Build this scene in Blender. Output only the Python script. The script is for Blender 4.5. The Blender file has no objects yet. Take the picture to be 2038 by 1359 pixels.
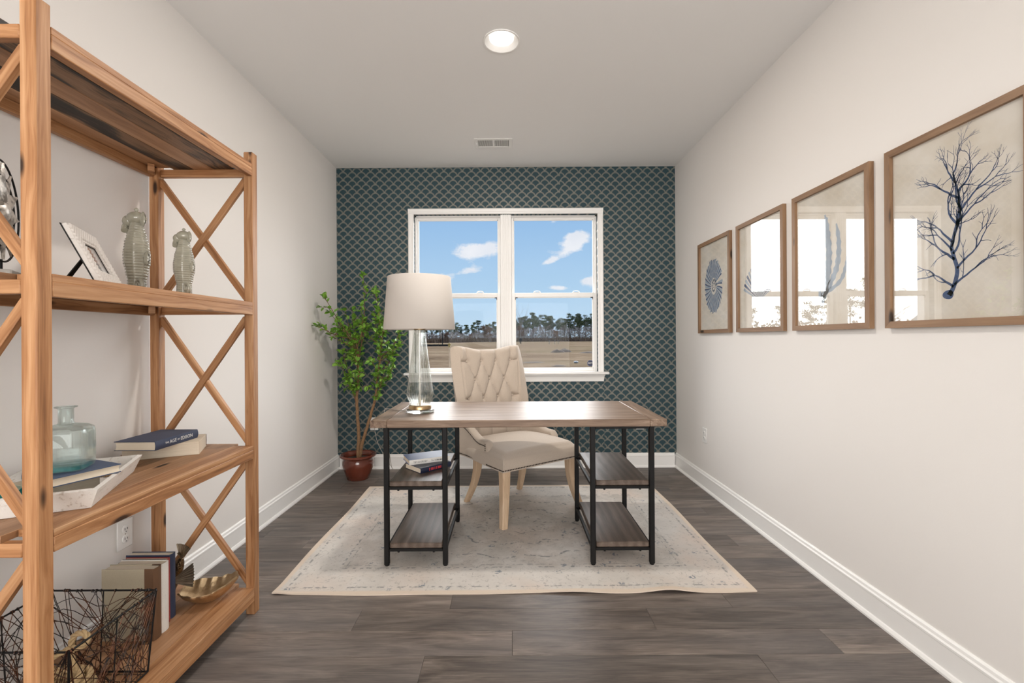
import bpy, bmesh, math, random
from mathutils import Vector, Matrix, Euler, noise as mnoise
R = math.radians
PI = math.pi
sc = bpy.context.scene
col = sc.collection

# ------------------------------------------------------------------ camera, world, sun, exposure
CAM_H = 1.178
cam_d = bpy.data.cameras.new('camera'); cam = bpy.data.objects.new('camera', cam_d); col.objects.link(cam)
cam_d.sensor_width = 36.0; cam_d.lens = 16.0
cam_d.shift_x = 6.0 / 2038; cam_d.shift_y = -6.0 / 2038
cam_d.clip_start = 0.05; cam_d.clip_end = 2000
cam.matrix_world = Matrix.Translation((0, 0, CAM_H)) @ Matrix.Rotation(R(90), 4, 'X') @ Matrix.Rotation(R(-0.33), 4, 'Z')
sc.camera = cam
sc.view_settings.view_transform = 'Standard'
sc.view_settings.look = 'None'
sc.view_settings.gamma = 1.0
sc.view_settings.use_curve_mapping = False
sc.view_settings.exposure = 0.0

class G:
    """small helper around a node tree"""
    def __init__(s, nt): s.nt = nt
    def n(s, t, **kw):
        nd = s.nt.nodes.new(t)
        for k, v in kw.items(): setattr(nd, k, v)
        return nd
    def put(s, sock, v):
        if v is None: return
        if isinstance(v, bpy.types.NodeSocket): s.nt.links.new(v, sock)
        else:
            if isinstance(v, (tuple, list)) and sock.type == 'RGBA' and len(v) == 3: v = (*v, 1)
            sock.default_value = v
    def m(s, op, a, b=None, c=None, clamp=False):
        nd = s.n('ShaderNodeMath', operation=op, use_clamp=clamp)
        s.put(nd.inputs[0], a)
        if b is not None: s.put(nd.inputs[1], b)
        if c is not None: s.put(nd.inputs[2], c)
        return nd.outputs[0]
    def co(s, kind='Object'): return s.n('ShaderNodeTexCoord').outputs[kind]
    def map(s, v, scale=(1, 1, 1), loc=(0, 0, 0), rot=(0, 0, 0)):
        nd = s.n('ShaderNodeMapping'); s.put(nd.inputs[0], v)
        s.put(nd.inputs['Scale'], scale); s.put(nd.inputs['Location'], loc); s.put(nd.inputs['Rotation'], rot)
        return nd.outputs[0]
    def noise(s, v, scale=5, detail=3, rough=.5, dist=0, out=0):
        nd = s.n('ShaderNodeTexNoise'); s.put(nd.inputs['Vector'], v)
        for k, x in (('Scale', scale), ('Detail', detail), ('Roughness', rough), ('Distortion', dist)): s.put(nd.inputs[k], x)
        return nd.outputs[out]
    def vor(s, v, scale=5, feature='F1', out='Distance', rnd=1):
        nd = s.n('ShaderNodeTexVoronoi', feature=feature); s.put(nd.inputs['Vector'], v)
        s.put(nd.inputs['Scale'], scale); s.put(nd.inputs['Randomness'], rnd)
        return nd.outputs[out]
    def ramp(s, f, stops, interp='LINEAR'):
        nd = s.n('ShaderNodeValToRGB'); s.put(nd.inputs[0], f)
        cr = nd.color_ramp; cr.interpolation = interp
        while len(cr.elements) < len(stops): cr.elements.new(.5)
        for e, (p, c) in zip(cr.elements, stops):
            e.position = p
            e.color = (c, c, c, 1) if isinstance(c, (int, float)) else (*c[:3], 1)
        return nd.outputs[0]
    def mix(s, f, a, b, mode='MIX'):
        nd = s.n('ShaderNodeMix', data_type='RGBA', blend_type=mode)
        s.put(nd.inputs[0], f); s.put(nd.inputs[6], a); s.put(nd.inputs[7], b)
        return nd.outputs[2]
    def sep(s, v):
        nd = s.n('ShaderNodeSeparateXYZ'); s.put(nd.inputs[0], v); return nd.outputs
    def comb(s, x, y, z):
        nd = s.n('ShaderNodeCombineXYZ'); s.put(nd.inputs[0], x); s.put(nd.inputs[1], y); s.put(nd.inputs[2], z); return nd.outputs[0]
    def add(s, a, b):
        nd = s.n('ShaderNodeVectorMath', operation='ADD'); s.put(nd.inputs[0], a); s.put(nd.inputs[1], b); return nd.outputs[0]
    def scale(s, a, f):
        nd = s.n('ShaderNodeVectorMath', operation='SCALE'); s.put(nd.inputs[0], a); s.put(nd.inputs[3], f); return nd.outputs[0]
    def rand(s): return s.n('ShaderNodeObjectInfo').outputs['Random']
    def bump(s, h, strength=.3, dist=.01):
        nd = s.n('ShaderNodeBump'); s.put(nd.inputs['Height'], h); s.put(nd.inputs['Strength'], strength); s.put(nd.inputs['Distance'], dist)
        return nd.outputs[0]

# world: blue winter sky with white clouds, the same all the way round
w = bpy.data.worlds.new('sky'); sc.world = w; w.use_nodes = True
g = G(w.node_tree); bg = w.node_tree.nodes['Background']
d = g.co('Generated'); dx, dy, dz = g.sep(d)
grad = g.ramp(g.m('MAXIMUM', dz, 0.0), [(0, (.55, .72, .87)), (.10, (.44, .65, .86)), (.28, (.285, .50, .80)), (1, (.15, .32, .66))])
ady = g.m('MAXIMUM', g.m('ABSOLUTE', dy), .08)
U = g.m('DIVIDE', dx, ady); V = g.m('DIVIDE', dz, ady)
cv = g.comb(g.m('MULTIPLY', U, 1.0), g.m('MULTIPLY', V, 2.2), 0.37)
dens = g.m('MULTIPLY', g.m('SUBTRACT', g.noise(cv, 5.0, 7, .58), .62), 3.4)
def blob(u0, v0, sx, sy, ang, amp):                          # bearing and elevation slopes of a cloud
    a = g.m('SUBTRACT', U, u0); b = g.m('SUBTRACT', V, v0)
    c, s_ = math.cos(R(ang)), math.sin(R(ang))
    p = g.m('DIVIDE', g.m('ADD', g.m('MULTIPLY', a, c), g.m('MULTIPLY', b, s_)), sx)
    q = g.m('DIVIDE', g.m('SUBTRACT', g.m('MULTIPLY', b, c), g.m('MULTIPLY', a, s_)), sy)
    r2 = g.m('ADD', g.m('MULTIPLY', p, p), g.m('MULTIPLY', q, q))
    return g.m('MULTIPLY', g.m('EXPONENT', g.m('MULTIPLY', r2, -1.0)), amp * 1.4)
for bl in ((-0.0751, 0.1909, 0.0684, 0.0188, 6, 1), (-0.0806, 0.1490, 0.0530, 0.0132, 8, 0.75), (-0.0309, 0.1247, 0.0243, 0.0099, 0, 0.7), (0.1512, 0.2152, 0.0464, 0.0221, 24, 1.1), (0.0850, 0.1667, 0.0375, 0.0077, 20, 0.8), (0.1015, 0.2572, 0.0287, 0.0099, 8, 0.8), (0.1799, 0.1269, 0.0265, 0.0121, 12, 0.9), (0.1071, 0.1104, 0.0287, 0.0055, 0, 0.6), (-0.1799, 0.1380, 0.0442, 0.0066, 0, 0.6)):
    dens = g.m('ADD', dens, blob(*bl))
edge = g.noise(g.comb(U, g.m('MULTIPLY', V, 1.5), 1.7), 22, 6, .62)
dens = g.m('ADD', dens, g.m('MULTIPLY', g.m('SUBTRACT', edge, .56), 1.9))
cl = g.ramp(dens, [(.18, 0), (.62, .92)])
cshade = g.mix(g.noise(g.comb(U, V, 4.1), 16, 4, .5), (.95, .95, .97), (.72, .76, .84))
g.put(bg.inputs[0], g.mix(cl, grad, cshade)); bg.inputs[1].default_value = 1.0

def light(name, typ, loc, rot, energy, color=(1, 1, 1), **kw):
    L = bpy.data.lights.new(name, typ); L.energy = energy; L.color = color
    for k, v in kw.items(): setattr(L, k, v)
    o = bpy.data.objects.new(name, L); col.objects.link(o); o.location = loc; o.rotation_euler = rot
    return o
# hazy bright daylight coming from beyond the field, through the window
light('daylight_sun', 'SUN', (0, 30, 30), (R(-(90 - 33)), 0, 0), 14, (1, .985, .96), angle=R(100))
# unseen area light, added to fill the room from behind the camera
light('rear_fill_light', 'AREA', (0.0, -2.3, 1.55), (R(102), 0, 0), 156, (1, .98, .96), shape='RECTANGLE', size=2.8, size_y=2.1)

# ------------------------------------------------------------------ geometry helpers
class MB:
    def __init__(s): s.v = []; s.f = []; s.mi = []
    def add(s, vs, fs, M=None, mi=0):
        o = len(s.v)
        s.v += [tuple(M @ Vector(p)) if M else tuple(p) for p in vs]
        s.f += [tuple(i + o for i in f) for f in fs]; s.mi += [mi] * len(fs)
        return s
    def box(s, a, b, c=0.0, M=None, mi=0):
        x0, y0, z0 = [min(p, q) for p, q in zip(a, b)]; x1, y1, z1 = [max(p, q) for p, q in zip(a, b)]
        if c <= 0:
            vs = [(x, y, z) for x in (x0, x1) for y in (y0, y1) for z in (z0, z1)]
            fs = [(0, 1, 3, 2), (4, 6, 7, 5), (0, 4, 5, 1), (2, 3, 7, 6), (0, 2, 6, 4), (1, 5, 7, 3)]
            return s.add(vs, fs, M, mi)
        c = min(c, (x1 - x0) * .45, (y1 - y0) * .45, (z1 - z0) * .45)
        vs = []; idx = {}
        for i in (0, 1):
            for j in (0, 1):
                for k in (0, 1):
                    X, Y, Z = (x1 if i else x0), (y1 if j else y0), (z1 if k else z0)
                    xi, yi, zi = X - c * (1 if i else -1), Y - c * (1 if j else -1), Z - c * (1 if k else -1)
                    for ax, p in enumerate(((X, yi, zi), (xi, Y, zi), (xi, yi, Z))):
                        idx[i, j, k, ax] = len(vs); vs.append(p)
        fs = []
        for t in (0, 1):
            fs.append([idx[t, a_, b_, 0] for a_, b_ in ((0, 0), (1, 0), (1, 1), (0, 1))])
            fs.append([idx[a_, t, b_, 1] for a_, b_ in ((0, 0), (1, 0), (1, 1), (0, 1))])
            fs.append([idx[a_, b_, t, 2] for a_, b_ in ((0, 0), (1, 0), (1, 1), (0, 1))])
        for a_ in (0, 1):
            for b_ in (0, 1):
                fs.append([idx[a_, b_, 0, 0], idx[a_, b_, 0, 1], idx[a_, b_, 1, 1], idx[a_, b_, 1, 0]])
                fs.append([idx[a_, 0, b_, 0], idx[a_, 0, b_, 2], idx[a_, 1, b_, 2], idx[a_, 1, b_, 0]])
                fs.append([idx[0, a_, b_, 1], idx[0, a_, b_, 2], idx[1, a_, b_, 2], idx[1, a_, b_, 1]])
                for k in (0, 1): fs.append([idx[a_, b_, k, 0], idx[a_, b_, k, 1], idx[a_, b_, k, 2]])
        return s.add(vs, fs, M, mi)
    def tube(s, path, r, n=8, closed=False, cap=True, M=None, mi=0):
        P = [Vector(p) for p in path]; k = len(P)
        rr = r if isinstance(r, (list, tuple)) else [r] * k
        T = []
        for i in range(k):
            if closed: t = P[(i + 1) % k] - P[i - 1]
            else: t = P[min(i + 1, k - 1)] - P[max(i - 1, 0)]
            T.append(t.normalized() if t.length > 1e-9 else Vector((0, 0, 1)))
        u = T[0].orthogonal().normalized(); vs = []
        for i in range(k):
            u = (u - T[i] * u.dot(T[i]))
            u = u.normalized() if u.length > 1e-6 else T[i].orthogonal().normalized()
            b = T[i].cross(u)
            for j in range(n):
                a = 2 * PI * j / n
                vs.append(P[i] + (u * math.cos(a) + b * math.sin(a)) * rr[i])
        fs = []
        for i in range(k if closed else k - 1):
            o, q = i * n, ((i + 1) % k) * n
            for j in range(n): fs.append((o + j, o + (j + 1) % n, q + (j + 1) % n, q + j))
        if cap and not closed: fs += [tuple(range(n))[::-1], tuple((k - 1) * n + j for j in range(n))]
        return s.add(vs, fs, M, mi)
    def lathe(s, prof, n=32, M=None, mi=0, cap=True, fn=None):
        vs = []; fs = []; k = len(prof)
        for i, (r, z) in enumerate(prof):
            for j in range(n):
                a = 2 * PI * j / n; q = r * (fn(a, z, i) if fn else 1)
                vs.append((q * math.cos(a), q * math.sin(a), z))
        for i in range(k - 1):
            for j in range(n): fs.append((i * n + j, i * n + (j + 1) % n, (i + 1) * n + (j + 1) % n, (i + 1) * n + j))
        if cap: fs += [tuple(range(n))[::-1], tuple((k - 1) * n + j for j in range(n))]
        return s.add(vs, fs, M, mi)
    def ellip(s, c, r, nu=16, nv=10, M=None, mi=0, fn=None):
        vs = []; fs = []
        for i in range(nv + 1):
            t = PI * (i + .001) / (nv + .002)
            for j in range(nu):
                a = 2 * PI * j / nu
                p = Vector((math.sin(t) * math.cos(a), math.sin(t) * math.sin(a), math.cos(t)))
                k = fn(p) if fn else 1
                vs.append((c[0] + r[0] * p.x * k, c[1] + r[1] * p.y * k, c[2] + r[2] * p.z * k))
        for i in range(nv):
            for j in range(nu): fs.append((i * nu + j, (i + 1) * nu + j, (i + 1) * nu + (j + 1) % nu, i * nu + (j + 1) % nu))
        return s.add(vs, fs, M, mi)
    def grid(s, fn, nu, nv, M=None, mi=0, closeu=False):
        vs = [fn(i / (nu if closeu else nu - 1), j / (nv - 1)) for j in range(nv) for i in range(nu)]
        fs = [(j * nu + i, j * nu + (i + 1) % nu, (j + 1) * nu + (i + 1) % nu, (j + 1) * nu + i)
              for j in range(nv - 1) for i in range(nu if closeu else nu - 1)]
        return s.add(vs, fs, M, mi)
    def prism(s, poly, z0, z1, M=None, mi=0):
        n = len(poly); vs = [(x, y, z0) for x, y in poly] + [(x, y, z1) for x, y in poly]
        fs = [tuple(range(n))[::-1], tuple(range(n, 2 * n))] + [(i, (i + 1) % n, n + (i + 1) % n, n + i) for i in range(n)]
        return s.add(vs, fs, M, mi)
    def mesh(s, name, mats, smooth=True, angle=38, recalc=True):
        me = bpy.data.meshes.new(name); me.from_pydata(s.v, [], s.f)
        if recalc:
            bm = bmesh.new(); bm.from_mesh(me); bmesh.ops.recalc_face_normals(bm, faces=bm.faces); bm.to_mesh(me); bm.free()
        for m_ in (mats if isinstance(mats, (list, tuple)) else [mats]): me.materials.append(m_)
        if any(s.mi): me.polygons.foreach_set('material_index', s.mi)
        if smooth:
            me.polygons.foreach_set('use_smooth', [True] * len(me.polygons)); me.set_sharp_from_angle(angle=R(angle))
        return me
    def build(s, name, mats, parent=None, loc=None, rot=None, **kw):
        return link(name, s.mesh(name, mats, **kw), parent, loc, rot)

def link(name, me, parent=None, loc=None, rot=None):
    o = bpy.data.objects.new(name, me); col.objects.link(o)
    if parent: o.parent = parent
    if loc: o.location = loc
    if rot: o.rotation_euler = rot
    return o
def tag(o, label=None, cat=None, group=None, kind=None):
    if label: o['label'] = label
    if cat: o['category'] = cat
    if group: o['group'] = group
    if kind: o['kind'] = kind
    return o
def thing(name, label, cat, loc=(0, 0, 0), rz=0, group=None):
    o = bpy.data.objects.new(name, None); o.empty_display_size = .05; col.objects.link(o)
    o.location = loc; o.rotation_euler = (0, 0, rz)
    return tag(o, label, cat, group)
def copy_tree(o, parent=None):
    c = o.copy(); col.objects.link(c)
    if parent: c.parent = parent
    for ch in [x for x in o.children]: copy_tree(ch, c)
    return c
def along(p0, p1, up=(0, 0, 1)):
    """frame at p0 with local x towards p1"""
    p0, p1 = Vector(p0), Vector(p1); x = (p1 - p0).normalized(); u = Vector(up)
    if abs(x.dot(u)) > .99: u = Vector((0, 1, 0))
    y = u.cross(x).normalized(); z = x.cross(y)
    return Matrix(((x.x, y.x, z.x, p0.x), (x.y, y.y, z.y, p0.y), (x.z, y.z, z.z, p0.z), (0, 0, 0, 1)))
def bar(name, p0, p1, wy, hz, mat, parent=None, c=.002, up=(0, 0, 1)):
    """a board whose grain (local x) runs from p0 to p1, centred on that line"""
    L = (Vector(p1) - Vector(p0)).length
    o = MB().box((0, -wy / 2, -hz / 2), (L, wy / 2, hz / 2), c).build(name, mat, parent)
    o.matrix_basis = along(p0, p1, up); return o
def text(name, s_, size, mat, parent, M, extrude=.0002, align='LEFT', space=1.0):
    cu = bpy.data.curves.new(name, 'FONT'); cu.body = s_; cu.size = size; cu.extrude = extrude; cu.align_x = align; cu.align_y = 'CENTER'
    cu.space_character = space; cu.resolution_u = 2
    t = bpy.data.objects.new(name, cu); me = bpy.data.meshes.new_from_object(t)
    bpy.data.objects.remove(t); bpy.data.curves.remove(cu)
    me.materials.clear(); me.materials.append(mat)
    o = link(name, me, parent); o.matrix_basis = M; return o
def cols(x, y, z, t):
    return Matrix(((x[0], y[0], z[0], t[0]), (x[1], y[1], z[1], t[1]), (x[2], y[2], z[2], t[2]), (0, 0, 0, 1)))
def catmull(P, n=8):
    P = [Vector(p) for p in P]; Q = [P[0]] + P + [P[-1]]; out = []
    for i in range(1, len(Q) - 2):
        a, b, c, e = Q[i - 1], Q[i], Q[i + 1], Q[i + 2]
        for k in range(n):
            t = k / n
            out.append(.5 * ((2 * b) + (c - a) * t + (2 * a - 5 * b + 4 * c - e) * t * t + (3 * b - a - 3 * c + e) * t ** 3))
    out.append(P[-1]); return out

# ------------------------------------------------------------------ materials
def newmat(name):
    m_ = bpy.data.materials.new(name); m_.use_nodes = True
    g = G(m_.node_tree); b = m_.node_tree.nodes['Principled BSDF']
    return m_, g, b
def setb(g, b, base=None, rough=None, metal=None, normal=None, **kw):
    g.put(b.inputs['Base Color'], base); g.put(b.inputs['Roughness'], rough); g.put(b.inputs['Metallic'], metal); g.put(b.inputs['Normal'], normal)
    for k, v in kw.items(): g.put(b.inputs[k], v)
def plain(name, c, rough=.5, metal=0, var=.05, scale=30, bump=0, **kw):
    """one colour with a light procedural mottling"""
    m_, g, b = newmat(name); o = g.co()
    nz = g.noise(o, scale, 3)
    base = g.mix(nz, tuple(x * (1 - var) for x in c), tuple(min(1, x * (1 + var)) for x in c))
    setb(g, b, base, rough, metal, g.bump(nz, bump, .002) if bump else None, **kw)
    return m_
def wood(name, stops, grain=(1.6, 26, 26), rough=.5, knots=0, var=.25, bump=.12, fine=120, spec=.4, ring=0):
    """grain runs along the object's local x"""
    m_, g, b = newmat(name); o = g.co()
    rnd = g.rand(); off = g.comb(g.m('MULTIPLY', rnd, 37), g.m('MULTIPLY', rnd, 91), g.m('MULTIPLY', rnd, 53))
    v = g.add(o, off)
    warp = g.noise(v, 3.0, 2)
    v2 = g.add(g.map(v, grain), g.scale(g.comb(0, warp, warp), 1.8))
    a = g.noise(v2, 1.0, 5, .6, .6)
    f = g.noise(g.map(v, (fine * .05, fine, fine)), 1.0, 2)
    if ring:
        wv = g.n('ShaderNodeTexWave', wave_type='BANDS', bands_direction='Y'); g.put(wv.inputs['Vector'], g.map(v, (.10, 1, .6)))
        g.put(wv.inputs['Scale'], ring); g.put(wv.inputs['Distortion'], 7.0); g.put(wv.inputs['Detail'], 2.0); g.put(wv.inputs['Detail Scale'], .6)
        a = g.m('ADD', g.m('MULTIPLY', a, .78), g.m('MULTIPLY', wv.outputs[1], .22))
    h = g.m('ADD', g.m('MULTIPLY', a, .78), g.m('MULTIPLY', f, .22))
    c = g.ramp(h, stops)
    tone = g.m('ADD', g.m('MULTIPLY', rnd, var), 1 - var * .5)
    c = g.mix(1.0, c, g.comb(tone, tone, tone), 'MULTIPLY')
    if knots:
        k = g.vor(g.map(v, (3.2, 11, 11)), knots)
        km = g.ramp(k, [(.07, 1), (.14, 0)])
        c = g.mix(km, c, tuple(x * .25 for x in stops[0][1]))
    setb(g, b, c, rough, 0, g.bump(h, bump, .003)); b.inputs['Specular IOR Level'].default_value = spec
    return m_

M = {}
def wallmat(name, c):
    m_, g, b = newmat(name); nz = g.noise(g.co(), 220, 2)
    setb(g, b, g.mix(g.noise(g.co(), 1.3, 2), tuple(x * .985 for x in c), c), .72, 0, g.bump(nz, .06, .002)); return m_
M['wall'] = wallmat('painted_wall', (.80, .772, .742))
M['ceil'] = wallmat('painted_ceiling', (.80, .79, .775))
M['trim'] = plain('white_trim_paint', (.86, .85, .83), .35, var=.01)
M['plastic'] = plain('white_plastic', (.82, .81, .79), .35, var=.01)
M['black'] = plain('black_metal', (.008, .0075, .0075), .5, .0, var=.2, scale=60)
M['black'].node_tree.nodes['Principled BSDF'].inputs['Specular IOR Level'].default_value = .22
M['blackmatte'] = plain('black_card', (.01, .01, .01), .8)
M['dark'] = plain('dark_void', (.02, .02, .02), .9)

# wallpaper: overlapping fans outlined by double gold arcs
m_, g, b = newmat('scallop_wallpaper'); x, y, z = g.sep(g.co())
P_ = .0836; S_ = .455
hi = g.m('GREATER_THAN', z, 1.6)
lim = g.m('ADD', .865, g.m('MULTIPLY', hi, .474 - .865))
strip = g.m('GREATER_THAN', x, lim)
u = g.m('ADD', g.m('DIVIDE', x, P_), g.m('MULTIPLY', strip, .31)); v = g.m('ADD', g.m('DIVIDE', z, P_), g.m('MULTIPLY', strip, .17))
j0 = g.m('CEIL', g.m('DIVIDE', g.m('SUBTRACT', v, .5), S_))
rho = None
for k in (2, 1, 0):
    j = g.m('ADD', j0, float(k))
    par = g.m('MULTIPLY', g.m('FLOORED_MODULO', j, 2.0), .5)
    xx = g.m('SUBTRACT', g.m('FRACT', g.m('ADD', g.m('ADD', u, par), .5)), .5)
    zz = g.m('SUBTRACT', v, g.m('MULTIPLY', j, S_))
    dd = g.m('SQRT', g.m('ADD', g.m('MULTIPLY', xx, xx), g.m('MULTIPLY', zz, zz)))
    if rho is None: rho = dd
    else:
        ins = g.m('LESS_THAN', dd, .5)
        rho = g.m('ADD', g.m('MULTIPLY', ins, dd), g.m('MULTIPLY', g.m('SUBTRACT', 1.0, ins), rho))
line = g.ramp(rho, [(.0, 0), (.375, 0), (.385, 1), (.41, 1), (.42, 0), (.455, 0), (.465, 1), (.5, 1)])
fib = g.noise(g.map(g.co(), (60, 60, 400)), 1, 2)
teal = g.mix(g.noise(g.co(), 9, 3), (.008, .036, .050), (.013, .048, .062))
teal = g.mix(g.m('MULTIPLY', fib, .25), teal, (.02, .062, .07))
gold = g.mix(g.noise(g.co(), 60, 2), (.24, .21, .165), (.37, .345, .29))
setb(g, b, g.mix(line, teal, gold), g.m('SUBTRACT', .6, g.m('MULTIPLY', line, .22)), g.m('MULTIPLY', line, .25))
M['paper'] = m_

# grey brown vinyl plank
m_, g, b = newmat('grey_plank'); o = g.co(); rnd = g.rand()
off = g.comb(g.m('MULTIPLY', rnd, 31), g.m('MULTIPLY', rnd, 17), 0)
v = g.add(o, off)
wv = g.noise(g.map(v, (2.2, 16, 1)), 1, 5, .62, 1.2)
fn = g.noise(g.map(v, (8, 240, 1)), 1, 3, .6)
br = g.noise(g.map(v, (.9, 5, 1)), 1, 2)
h = g.m('ADD', g.m('MULTIPLY', wv, .6), g.m('MULTIPLY', fn, .4))
c = g.ramp(h, [(.28, (.034, .028, .025)), (.44, (.112, .091, .078)), (.56, (.19, .157, .134)), (.72, (.32, .272, .235))])
c = g.mix(g.ramp(br, [(.4, 0), (.65, .45)]), c, (.09, .085, .085))
t = g.m('ADD', g.m('MULTIPLY', rnd, .5), .76)
c = g.mix(1.0, c, g.comb(t, t, t), 'MULTIPLY')
setb(g, b, c, g.m('ADD', .36, g.m('MULTIPLY', fn, .14)), 0, g.bump(h, .10, .002)); b.inputs['Specular IOR Level'].default_value = .42
M['plank'] = m_

M['pine'] = wood('orange_pine', [(.28, (.13, .052, .019)), (.43, (.32, .145, .058)), (.56, (.45, .235, .11)), (.74, (.58, .355, .195))], knots=1.1, var=.26, rough=.5, bump=.2, grain=(1.1, 46, 46))
M['pineplank'] = wood('aged_pine_plank', [(.20, (.13, .065, .03)), (.42, (.30, .155, .075)), (.6, (.40, .225, .12)), (.82, (.50, .31, .18))], knots=.9, var=.45, rough=.5)
M['tarplank'] = wood('dark_streaked_plank', [(.36, (.008, .007, .006)), (.47, (.03, .02, .014)), (.56, (.22, .12, .06)), (.8, (.36, .22, .13))], grain=(1.1, 9, 9), var=.2)
M['desk'] = wood('weathered_oak', [(.26, (.05, .03, .02)), (.42, (.16, .103, .07)), (.56, (.235, .163, .115)), (.74, (.36, .275, .21))], grain=(1.6, 34, 34), var=.12, rough=.42, bump=.4, fine=220, spec=.34)
M['deskshelf'] = wood('dark_weathered_oak', [(.22, (.045, .032, .025)), (.45, (.10, .072, .055)), (.62, (.15, .112, .09)), (.85, (.26, .21, .18))], grain=(1.5, 26, 26), var=.12, rough=.36, bump=.3, fine=200, spec=.5, ring=7)
M['framewood'] = wood('brown_frame_wood', [(.22, (.12, .062, .03)), (.45, (.23, .13, .068)), (.65, (.30, .18, .10)), (.85, (.38, .25, .155))], knots=1.0, var=.18)
M['chairleg'] = wood('limed_oak_leg', [(.25, (.40, .27, .17)), (.5, (.54, .39, .26)), (.8, (.66, .51, .37))], grain=(2, 30, 30), var=.08)

# linen upholstery
m_, g, b = newmat('beige_linen'); o = g.co()
weave = g.m('MULTIPLY', g.noise(g.map(o, (900, 900, 120)), 1, 2), g.noise(g.map(o, (120, 120, 900)), 1, 2))
c = g.mix(g.noise(o, 240, 3), (.45, .375, .305), (.575, .49, .41))
setb(g, b, c, .85, 0, g.bump(weave, .35, .002), **{'Sheen Weight': .25}); b.inputs['Specular IOR Level'].default_value = .2
M['linen'] = m_
M['nail'] = plain('dark_bronze_nail', (.035, .025, .02), .35, .8)
M['shade'] = plain('cream_lampshade', (.53, .49, .45), .8, var=.02, scale=200, **{'Transmission Weight': 0.0})
M['brass'] = plain('antique_brass', (.42, .30, .17), .28, 1.0)
M['chrome'] = plain('brushed_nickel', (.6, .57, .53), .25, 1.0)
def glass(name, c, tr=.5, rough=0.0, ior=1.45):
    """clear glass: refraction mixed with straight-through transparency so that light passes"""
    m_ = bpy.data.materials.new(name); m_.use_nodes = True; g = G(m_.node_tree); nt = m_.node_tree
    nt.nodes.remove(nt.nodes['Principled BSDF']); out = nt.nodes['Material Output']
    tint = g.mix(g.noise(g.co(), 20, 2), c, tuple(x * .97 for x in c))
    gl = g.n('ShaderNodeBsdfGlass'); g.put(gl.inputs[0], tint); g.put(gl.inputs[1], rough); g.put(gl.inputs[2], ior)
    tp = g.n('ShaderNodeBsdfTransparent'); g.put(tp.inputs[0], tint)
    mx = g.n('ShaderNodeMixShader'); mx.inputs[0].default_value = tr
    nt.links.new(gl.outputs[0], mx.inputs[1]); nt.links.new(tp.outputs[0], mx.inputs[2]); nt.links.new(mx.outputs[0], out.inputs[0])
    return m_
def pane(name, f0=.03, c=(1, 1, 1)):
    """thin flat pane: straight-through transparency plus mirror reflection that grows towards grazing angles"""
    m_ = bpy.data.materials.new(name); m_.use_nodes = True; g = G(m_.node_tree); nt = m_.node_tree
    nt.nodes.remove(nt.nodes['Principled BSDF']); out = nt.nodes['Material Output']
    ge = g.n('ShaderNodeNewGeometry'); dt = g.n('ShaderNodeVectorMath', operation='DOT_PRODUCT')
    nt.links.new(ge.outputs['Normal'], dt.inputs[0]); nt.links.new(ge.outputs['Incoming'], dt.inputs[1])
    q = g.m('SUBTRACT', 1.0, g.m('ABSOLUTE', dt.outputs['Value']), clamp=True)
    fr = g.m('ADD', f0, g.m('MULTIPLY', g.m('POWER', q, 5.0), 1 - f0))
    tp = g.n('ShaderNodeBsdfTransparent'); g.put(tp.inputs[0], c)
    gs = g.n('ShaderNodeBsdfGlossy'); gs.inputs['Roughness'].default_value = .003; g.put(gs.inputs[0], g.mix(g.noise(g.co(), 2, 1), (1, 1, 1), (.97, .97, .97)))
    mx = g.n('ShaderNodeMixShader'); nt.links.new(fr, mx.inputs[0])
    nt.links.new(tp.outputs[0], mx.inputs[1]); nt.links.new(gs.outputs[0], mx.inputs[2]); nt.links.new(mx.outputs[0], out.inputs[0])
    return m_
M['winglass'] = pane('window_glass', .003)
M['picglass'] = pane('picture_glass', .07)
M['lampglass'] = glass('clear_lamp_glass', (.975, .985, .98), .80)
M['acrylic'] = glass('clear_acrylic', (.96, .97, .97), .25)
M['aqua'] = glass('aqua_bottle_glass', (.95, .987, .984), .55)
M['aquadeep'] = glass('deep_aqua_glass', (.45, .82, .84), .45)

# ------------------------------------------------------------------ room shell
XL, XR, YB, YF, H = -1.566, 1.522, 4.15, -2.4, 2.74
WX0, WX1, WZ0, WZ1 = -.862, .812, .868, 2.312          # window opening
def struct(o, label=None): return tag(o, label, kind='structure')

fl = struct(MB().box((XL - .12, YF - .12, -.06), (XR + .12, YB + .12, -.003)).build('floor', M['dark'], smooth=False), 'floor of grey brown wood-look planks')
ROW = .1465; random.seed(4)
offs = {0: .97, -1: .59, -2: .006, -3: -.32}
mesh_cache = {}
k0 = int(math.floor((YF - 1.984) / ROW)); k1 = int(math.ceil((YB - 1.984) / ROW))
for k in range(k0, k1 + 1):
    y0, y1 = max(YF, 1.984 + ROW * k), min(YB, 1.984 + ROW * (k + 1))
    if y1 - y0 < .005: continue
    x = offs.get(k, random.uniform(-.6, .6))
    while x > XL: x -= 1.235
    while x < XR:
        a, e = max(x, XL), min(x + 1.235, XR)
        if e - a > .01:
            key = (round(e - a, 3), round(y1 - y0, 3))
            if key not in mesh_cache:
                mesh_cache[key] = MB().box((-key[0] / 2 + .0004, -key[1] / 2 + .0004, -.006), (key[0] / 2 - .0004, key[1] / 2 - .0004, 0), .0008).mesh('plank', M['plank'], smooth=False)
            link('plank', mesh_cache[key], fl, ((a + e) / 2, (y0 + y1) / 2, 0))
        x += 1.235

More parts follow.
